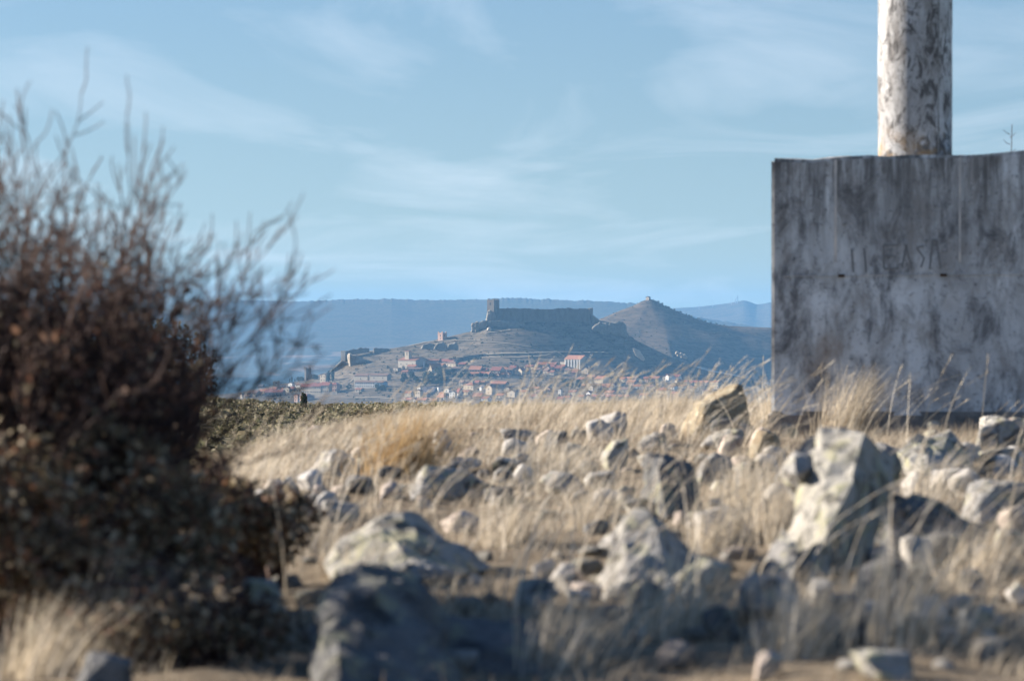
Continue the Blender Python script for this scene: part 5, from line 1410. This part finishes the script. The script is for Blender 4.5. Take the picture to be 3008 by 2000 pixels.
# taller sheaves, thick along the brow
x, d = scatter(90000, 7.0, 22)
cl = fbm(x * 3.1, d * 1.3, 0, 3, 211)
nc = np.clip(1 - np.abs(d - crest_d(x, d) + 2.0) / 4.2, 0, 1)
keep = (cl * 0.8 + rng.random(len(x)) * 0.8 + nc * 0.9 - np.where((CX + x / d * F > 2330) & (d > 11), 0.75, 0) > np.interp(d, [8, 14], [1.2, 1.05])) & (d < crest_d(x, d) + 2.5)
x, d, nc = x[keep], d[keep], nc[keep]
hh = (0.055 + 0.07 * rng.random(len(x)) ** 1.6) * np.interp(CX + x / d * F, [600, 1100, 1500, 2300], [0.9, 0.7, 0.78, 1.0])
ln = np.stack([0.42 + 0.28 * rng.normal(size=len(x)), 0.25 * rng.normal(size=len(x))], 1)
V, Q = blades(x, d, G(x, d) - 0.01, hh, 0.0018 + 0.0012 * rng.random(len(x)), ln, 4, 5)
o = link('grass', npmesh('grass', V, Q, True), M_STRAW)
tag(o, 'taller pale grass thick along the brow', 'grass', kind='stuff')
# long bent stalks with feathery heads
def stalks(x, d, hh, ln, seed, wd=0.003):
    V, Q = blades(x, d, G(x, d) - 0.01, hh, np.full(len(x), wd), ln, 6, seed, 0.75, 0.45)
    tip = V.reshape(len(x), 6, 2, 3)[:, -1].mean(1); pre = V.reshape(len(x), 6, 2, 3)[:, -2].mean(1)
    k = 9
    tt = rng.random((len(x), k, 1))
    c_ = pre[:, None] + (tip - pre)[:, None] * (tt * 1.15)
    dirv = (tip - pre)[:, None] * 0.35 + rng.normal(size=(len(x), k, 3)) * hh[:, None, None] * 0.012
    sdv = rng.normal(size=(len(x), k, 3)); sdv /= np.linalg.norm(sdv, axis=2, keepdims=True)
    sdv *= 0.0012
    S = np.stack([c_ - sdv, c_ + sdv, c_ + dirv + sdv * .3, c_ + dirv - sdv * .3], 2).reshape(-1, 3)
    SQ = np.arange(len(S)).reshape(-1, 4) + len(V)
    return np.concatenate([V, S]), np.concatenate([Q, SQ])
x, d = scatter(1200, 5.0, 20.5)
pxs = CX + x / d * F
wgt = np.where(d > 9, np.interp(pxs, [600, 1100, 1500, 1700, 2250, 2400, 3000], [.35, .55, .75, .9, 1.0, .55, .45]), 0.30)
keep = (rng.random(len(x)) < wgt) & (d < crest_d(x, d) + 0.5) & (fbm(x * 3.3, d * 2.0, 0, 2, 221) > -0.25)
x, d = x[keep], d[keep]
hh = 0.15 + 0.15 * rng.random(len(x)) ** 1.3 + np.where((CX + x / d * F > 1550) & (d > 10), 0.05, 0) * rng.random(len(x))
ln = np.stack([0.50 + 0.32 * rng.normal(size=len(x)), 0.3 * rng.normal(size=len(x))], 1)
def strip(n, pa, pb, da, db, ha, hb):
    d_ = rng.uniform(da, db, n); x_ = (rng.uniform(pa, pb, n) - CX) / F * d_
    return x_, d_, rng.uniform(ha, hb, n)
for a4 in (strip(120, 1480, 2290, 10.5, 16.5, 0.17, 0.34), strip(60, 1080, 1500, 10.5, 15, 0.14, 0.26), strip(130, 640, 1120, 8.5, 12, 0.10, 0.22), strip(100, 1450, 3000, 5.0, 8.5, 0.13, 0.28), strip(50, 900, 1500, 6.4, 9, 0.10, 0.2)):
    x, d, hh = np.concatenate([x, a4[0]]), np.concatenate([d, a4[1]]), np.concatenate([hh, a4[2]])
ln = np.stack([0.55 + 0.32 * rng.normal(size=len(x)), 0.3 * rng.normal(size=len(x))], 1)
V, Q = stalks(x, d, hh, ln, 9)
o = link('grass', npmesh('grass', V, Q, True), M_STRAW)
tag(o, 'long bent grass stalks with feathery heads', 'grass', kind='stuff')
# fallen straw
x, d = scatter(26000, 4.2, 20)
keep = d < crest_d(x, d) + 1
x, d = x[keep], d[keep]
a_ = rng.random(len(x)) * 6.28
ln = np.stack([np.cos(a_), np.sin(a_)], 1) * 9.0
V, Q = blades(x, d, G(x, d) + 0.006, 0.008 + 0.014 * rng.random(len(x)), 0.002 + 0.0015 * rng.random(len(x)), ln, 3, 15, 0.1)
V[:, 2] = np.maximum(V[:, 2], G(V[:, 0], V[:, 1]) + 0.004)
o = link('straw_litter', npmesh('straw_litter', V, Q, True), M_GRASS)
tag(o, 'fallen straw lying over the soil', 'straw', kind='stuff')
# tufts that stand out one by one
def tuft(px, py, h_px, spread_px, n, lean, mat, label, seed):
    g = on_ground(px, py); mp_ = g.y / F
    r_ = np.random.default_rng(seed)
    sp = spread_px * mp_
    x = r_.normal(size=n) * sp * 0.42; y = r_.normal(size=n) * sp * 0.42
    hh = h_px * mp_ * (0.45 + 0.55 * r_.random(n))
    ln = np.stack([lean + 0.22 * r_.normal(size=n) + x / sp * 0.3, 0.2 * r_.normal(size=n)], 1)
    V, Q = blades(x, y, G(g.x + x, g.y + y) - g.z - 0.01, hh, 0.0022 + 0.0014 * r_.random(n), ln, 5, seed, 0.6)
    k = int(n * 0.9)
    o = empty('grass_tuft', g, label, 'grass tuft')
    link('blades', npmesh('blades', V[:k * 10], Q[(Q < k * 10).all(1)], True), mat, o)
    rest = V[k * 10:]
    link('dead_leaves', npmesh('dead_leaves', rest, Q[(Q >= k * 10).all(1)] - k * 10, True), M_GRASS, o)
tuft(1175, 1400, 240, 130, 700, 0.25, M_TUFT, 'big golden straw tuft left of centre', 301)
tuft(2475, 1285, 250, 90, 420, 0.40, M_STRAW, 'tall pale tuft leaning right in front of the concrete block', 302)
tuft(2285, 1255, 190, 60, 220, 0.05, M_STRAW, 'pale tuft at the left foot of the concrete block', 303)
tuft(1950, 1240, 150, 110, 260, 0.30, M_STRAW, 'pale tuft left of the brown-lichened boulder', 304)
tuft(1560, 1235, 110, 120, 240, 0.30, M_STRAW, 'pale tuft on the brow in the middle', 305)
tuft(1330, 1245, 100, 120, 220, 0.30, M_STRAW, 'pale tuft on the brow right of the golden one', 306)
tuft(900, 1320, 120, 140, 260, 0.28, M_STRAW, 'pale tuft on the brow right of the brown shrub', 307)
tuft(2260, 1600, 330, 110, 240, 0.20, M_STRAW, 'straw tuft at the left foot of the leaning slab', 308)
tuft(1980, 1880, 380, 160, 160, 0.30, M_STRAW, 'long sparse tuft in shade at the lower right', 309)
tuft(2620, 1900, 480, 180, 150, 0.40, M_STRAW, 'long stalks bending right at the lower right', 310)
tuft(330, 1960, 420, 200, 170, 0.45, M_STRAW, 'blurred pale tuft at the bottom left', 311)
tuft(1640, 1960, 300, 160, 140, 0.35, M_STRAW, 'sparse tuft in front of the long dark slab', 312)

for k_, (tx, ty, th_, tw, tl, lab) in enumerate([
    (2180, 1480, 200, 90, .3, 'pale tuft behind the white rounded stone'),
    (2720, 1500, 200, 110, .3, 'pale tuft behind the dark low slab'),
    (2880, 1720, 260, 120, .4, 'pale tuft at the right edge in half shade'),
    (2090, 1640, 230, 80, .3, 'pale tuft right of the upright slab'),
    (1740, 1560, 200, 110, .25, 'pale tuft left of the upright slab'),
    (1480, 1600, 190, 130, .2, 'pale tuft right of the broad pale boulder'),
    (1130, 1700, 170, 140, .3, 'pale tuft in front of the broad pale boulder'),
    (870, 1620, 180, 120, .3, 'pale tuft left of the broad pale boulder'),
    (1660, 1400, 140, 130, .3, 'pale tuft in the middle of the stones'),
    (120, 1990, 330, 160, .5, 'pale tuft in the bottom left corner'),
    (2330, 1930, 330, 120, .4, 'pale tuft at the bottom below the tall slab')]):
    tuft(tx, ty, th_, tw, 190, tl, M_STRAW, lab, 330 + k_)

# ------------------------------------------------------------------ shrubs at left
def tubes(paths, sides=4):
    Vt, Qt, n0 = [], [], 0
    for pts, r0, r1 in paths:
        k = len(pts)
        pts = np.asarray(pts)
        tg = np.gradient(pts, axis=0); tg /= np.linalg.norm(tg, axis=1)[:, None] + 1e-9
        ref = np.array([0.0, 1.0, 0.1])
        s1 = np.cross(tg, ref); s1 /= np.linalg.norm(s1, axis=1)[:, None] + 1e-9
        s2 = np.cross(tg, s1)
        rad = np.linspace(r0, r1, k)[:, None]
        ring = [pts + (s1 * math.cos(q) + s2 * math.sin(q)) * rad for q in np.linspace(0, 2 * math.pi, sides + 1)[:-1]]
        R_ = np.stack(ring, 1).reshape(-1, 3)
        Vt.append(R_)
        for j in range(k - 1):
            for i in range(sides):
                Qt.append((n0 + j * sides + i, n0 + j * sides + (i + 1) % sides, n0 + (j + 1) * sides + (i + 1) % sides, n0 + (j + 1) * sides + i))
        n0 += len(R_)
    return np.concatenate(Vt), np.array(Qt)
def branchy(start, direc, length, r0, level, out, leaves, leafp):
    n = 7
    p = np.array(start, float); dv = np.array(direc, float); dv /= np.linalg.norm(dv)
    pts = [p.copy()]
    for i in range(n - 1):
        dv = dv + rng.normal(size=3) * 0.13 + np.array([0.006, 0, 0.06 if level else 0.02])
        dv /= np.linalg.norm(dv)
        p = p + dv * length / (n - 1)
        pts.append(p.copy())
        if leaves is not None and rng.random() < leafp: leaves.append(p + rng.normal(size=3) * 0.012)
        if level < 3 and i >= 1 and rng.random() < (0.95, 0.85, 0.5)[level]:
            nd = dv + rng.normal(size=3) * 0.55 + np.array([0.02, 0, 0.22])
            branchy(p, nd, length * rng.uniform(0.35, 0.6), r0 * (1 - i / n) * 0.6, level + 1, out, leaves, leafp)
    out.append((pts, max(r0, 0.0014), max(r0 * 0.4, 0.0009)))
def leaf_cards(cen, size, seed, el_=0.55):
    r_ = np.random.default_rng(seed); n = len(cen)
    a_ = r_.normal(size=(n, 3)); a_ /= np.linalg.norm(a_, axis=1)[:, None]
    b_ = np.cross(a_, r_.normal(size=(n, 3))); b_ /= np.linalg.norm(b_, axis=1)[:, None]
    sz = size * (0.6 + 0.8 * r_.random(n))[:, None]
    V = np.stack([cen - a_ * sz, cen + b_ * sz * el_, cen + a_ * sz, cen - b_ * sz * el_], 1).reshape(-1, 3)
    return V, np.arange(4 * n).reshape(-1, 4)
tm = Mat('reddish_brown_twig', 0.8, 0.2)
tm.color(tm.ramp(tm.island(), [(0.0, (0.045, 0.026, 0.024)), (0.5, (0.065, 0.036, 0.03)), (1.0, (0.10, 0.06, 0.045))]))
M_RUST = leaf_mat('rusty_dry_leaf', [(0.18, 0.085, 0.055), (0.135, 0.075, 0.05), (0.22, 0.125, 0.08), (0.115, 0.08, 0.055), (0.20, 0.165, 0.115)], 0.35)
M_OLIVE = leaf_mat('olive_leaf_lit_flecks', [(0.16, 0.125, 0.075), (0.20, 0.155, 0.095), (0.11, 0.085, 0.055), (0.46, 0.38, 0.26), (0.23, 0.12, 0.07), (0.16, 0.10, 0.065)], 0.4)  # the palest tone paints in blurred sunlit highlights among the olive leaves
M_OAK = leaf_mat('holm_oak_leaf', [(0.05, 0.06, 0.03), (0.075, 0.08, 0.04), (0.04, 0.045, 0.025), (0.11, 0.10, 0.05), (0.09, 0.06, 0.03)], 0.2)

sg = Vector(((150 - CX) / F * 5.5, 5.5, 0)); sg.z = float(G(sg.x, sg.y))
shrub = empty('brown_shrub', sg, 'large twiggy reddish-brown shrub filling the left of the picture', 'shrub')
out, lv = [], []
for i in range(170):
    bxp = rng.uniform(-620, 380); dd = rng.uniform(-0.35, 0.4)
    fr = np.clip((bxp - 60) / 360, -1.6, 0.62)
    st = (P(bxp * 0.55 + 80, 1750, 5.5) - P(150, 1750, 5.5)); st = (st.x, dd, -0.03)
    up_ = (0.34 * fr + rng.normal() * 0.10, rng.normal() * 0.14, 1.0)
    top = np.interp(fr, [-1.6, -0.6, 0.0, 0.25, 0.6, 1.2], [0.60, 0.57, 0.54, 0.52, 0.49, 0.42])
    branchy(st, up_, top * rng.uniform(0.5, 0.86), rng.uniform(0.003, 0.005), 0, out, lv, 0.32)
V, Q = tubes(out, 3)
link('branches', npmesh('branches', V, Q, True), tm.m, shrub)
lv = np.array(lv)
hgt = lv[:, 2]
lv = lv[(lv[:, 0] < 0.20) & (lv[:, 2] < 0.52)]; hgt = lv[:, 2]
lv = lv[rng.random(len(lv)) < np.interp(hgt, [0, 0.34, 0.45, 0.54], [0.55, 0.42, 0.18, 0.0])]
V, Q = leaf_cards(lv, 0.0085, 21)
link('leaves', npmesh('leaves', V, Q, False), M_RUST, shrub)

def leafy_shrub(name, px, py, d, lumps, n, size, mat, label, seed, stemcol, cat='shrub'):
    """lumps: (px, py, dd, radius_px_x, radius_px_y) relative to photo at depth d"""
    g = Vector(((px - CX) / F * d, d, 0)); g.z = float(G(g.x, g.y))
    r = empty(name, g, label, cat)
    r_ = np.random.default_rng(seed)
    cen, paths = [], []
    tot = sum(l[3] * l[4] for l in lumps)
    for (lx, ly, dd, rx, ry) in lumps:
        c_ = P(lx, ly, d + dd) - g
        m_ = int(n * rx * ry / tot)
        dv = r_.normal(size=(m_, 3)); dv /= np.linalg.norm(dv, axis=1)[:, None]
        rad = (0.25 + 0.75 * r_.random(m_) ** 0.45) * (1 + 0.35 * fbm(dv[:, 0] * 2.2, dv[:, 1] * 2.2, dv[:, 2] * 2.2, 3, seed))
        mp_ = d / F
        cen.append(np.array(c_) + dv * rad[:, None] * np.array([rx, 0.7 * (rx + ry) / 1.6, ry]) * mp_)
        for _ in range(9):
            e_ = np.array(c_) + r_.normal(size=3) * np.array([rx, rx * .6, ry]) * mp_ * 0.5
            s_ = np.array([(lx - px) * mp_ * 0.4 + r_.normal() * 0.03, dd * 0.6, -0.03])
            q = np.linspace(0, 1, 7)[:, None]
            bow = np.array([0, 0, 0.08]) * np.sin(q * math.pi)
            paths.append((s_ + (e_ - s_) * q + bow + r_.normal(size=(7, 3)) * 0.008, 0.006 * d / 6, 0.0015))
    V, Q = leaf_cards(np.concatenate(cen), size, seed + 1)
    link('leaves', npmesh('leaves', V, Q, False), mat, r)
    V, Q = tubes(paths, 4)
    link('branches', npmesh('branches', V, Q, True), stemcol, r)
    return r
leafy_shrub('dark_shrub', 250, 1780, 5.0, [(60, 1480, 0, 260, 220), (330, 1420, .2, 240, 220), (520, 1520, 0.1, 200, 180), (200, 1660, -.1, 300, 130), (480, 1660, .25, 220, 130), (-200, 1450, -.1, 240, 240)], 8000, 0.0085, M_OLIVE, 'dark olive shrub at the foot of the twiggy brown one', 51, tm.m)
leafy_shrub('dark_shrub', 720, 1700, 6.2, [(640, 1500, 0, 150, 120), (760, 1560, 0, 140, 100), (840, 1500, .1, 100, 70), (560, 1420, .2, 160, 120)], 5200, 0.0075, M_OLIVE, 'low dark straggling shrub right of the brown one', 61, tm.m)
leafy_shrub('dark_shrub', 560, 1960, 4.75, [(480, 1830, 0, 230, 90), (720, 1850, 0.05, 180, 90), (300, 1780, .1, 200, 90)], 2600, 0.006, M_OLIVE, 'sparse dark shrub in deep shade at the lower left', 71, tm.m)
leafy_shrub('brown_shrub', 180, 1700, 5.7, [(60, 1150, .1, 240, 230), (300, 1230, .1, 220, 190), (440, 1330, .1, 190, 150), (-160, 1200, 0, 200, 220)], 3000, 0.0075, M_RUST, 'rusty-leaved shrub behind the twiggy brown one', 81, tm.m)
leafy_shrub('holm_oak', 430, 1470, 20.0, [(330, 1010, 0, 110, 85), (450, 1010, 0, 110, 80), (545, 1050, 0, 70, 80), (600, 1080, -.1, 38, 55), (560, 1130, 0, 70, 70), (430, 1150, .1, 150, 110), (300, 1150, .1, 150, 120), (610, 1140, 0, 25, 30), (400, 1300, .1, 160, 110)], 9000, 0.012, M_OAK, 'small dense holm oak behind the brown shrub', 91, M_BARK, 'tree')
# bare sapling whose tip shows over the block at the right edge
g = Vector(((2966 - CX) / F * 17.2, 17.2, 0)); g.z = float(G(g.x, g.y))
r = empty('bare_sapling', g, 'thin bare twig rising behind the concrete block at the right edge', 'sapling')
out = []
Hs = CZ + (HOR - 366) / F * 17.2 - g.z
main = [(0.01 * math.sin(i), 0, Hs * i / 8.0) for i in range(9)]
out.append((main, 0.006, 0.0015))
for i, (zf, sx2) in enumerate([(0.93, -1), (0.955, 1), (0.90, 1), (0.965, -1), (0.88, -1)]):
    st = np.array([0, 0, Hs * zf]); e_ = st + np.array([sx2 * 0.03, 0.01, 0.022])
    out.append(([st, (st + e_) / 2 + np.array([0, 0, -0.003]), e_], 0.0018, 0.0008))
V, Q = tubes(out, 4)
link('twigs', npmesh('twigs', V, Q, True), tm.m, r)
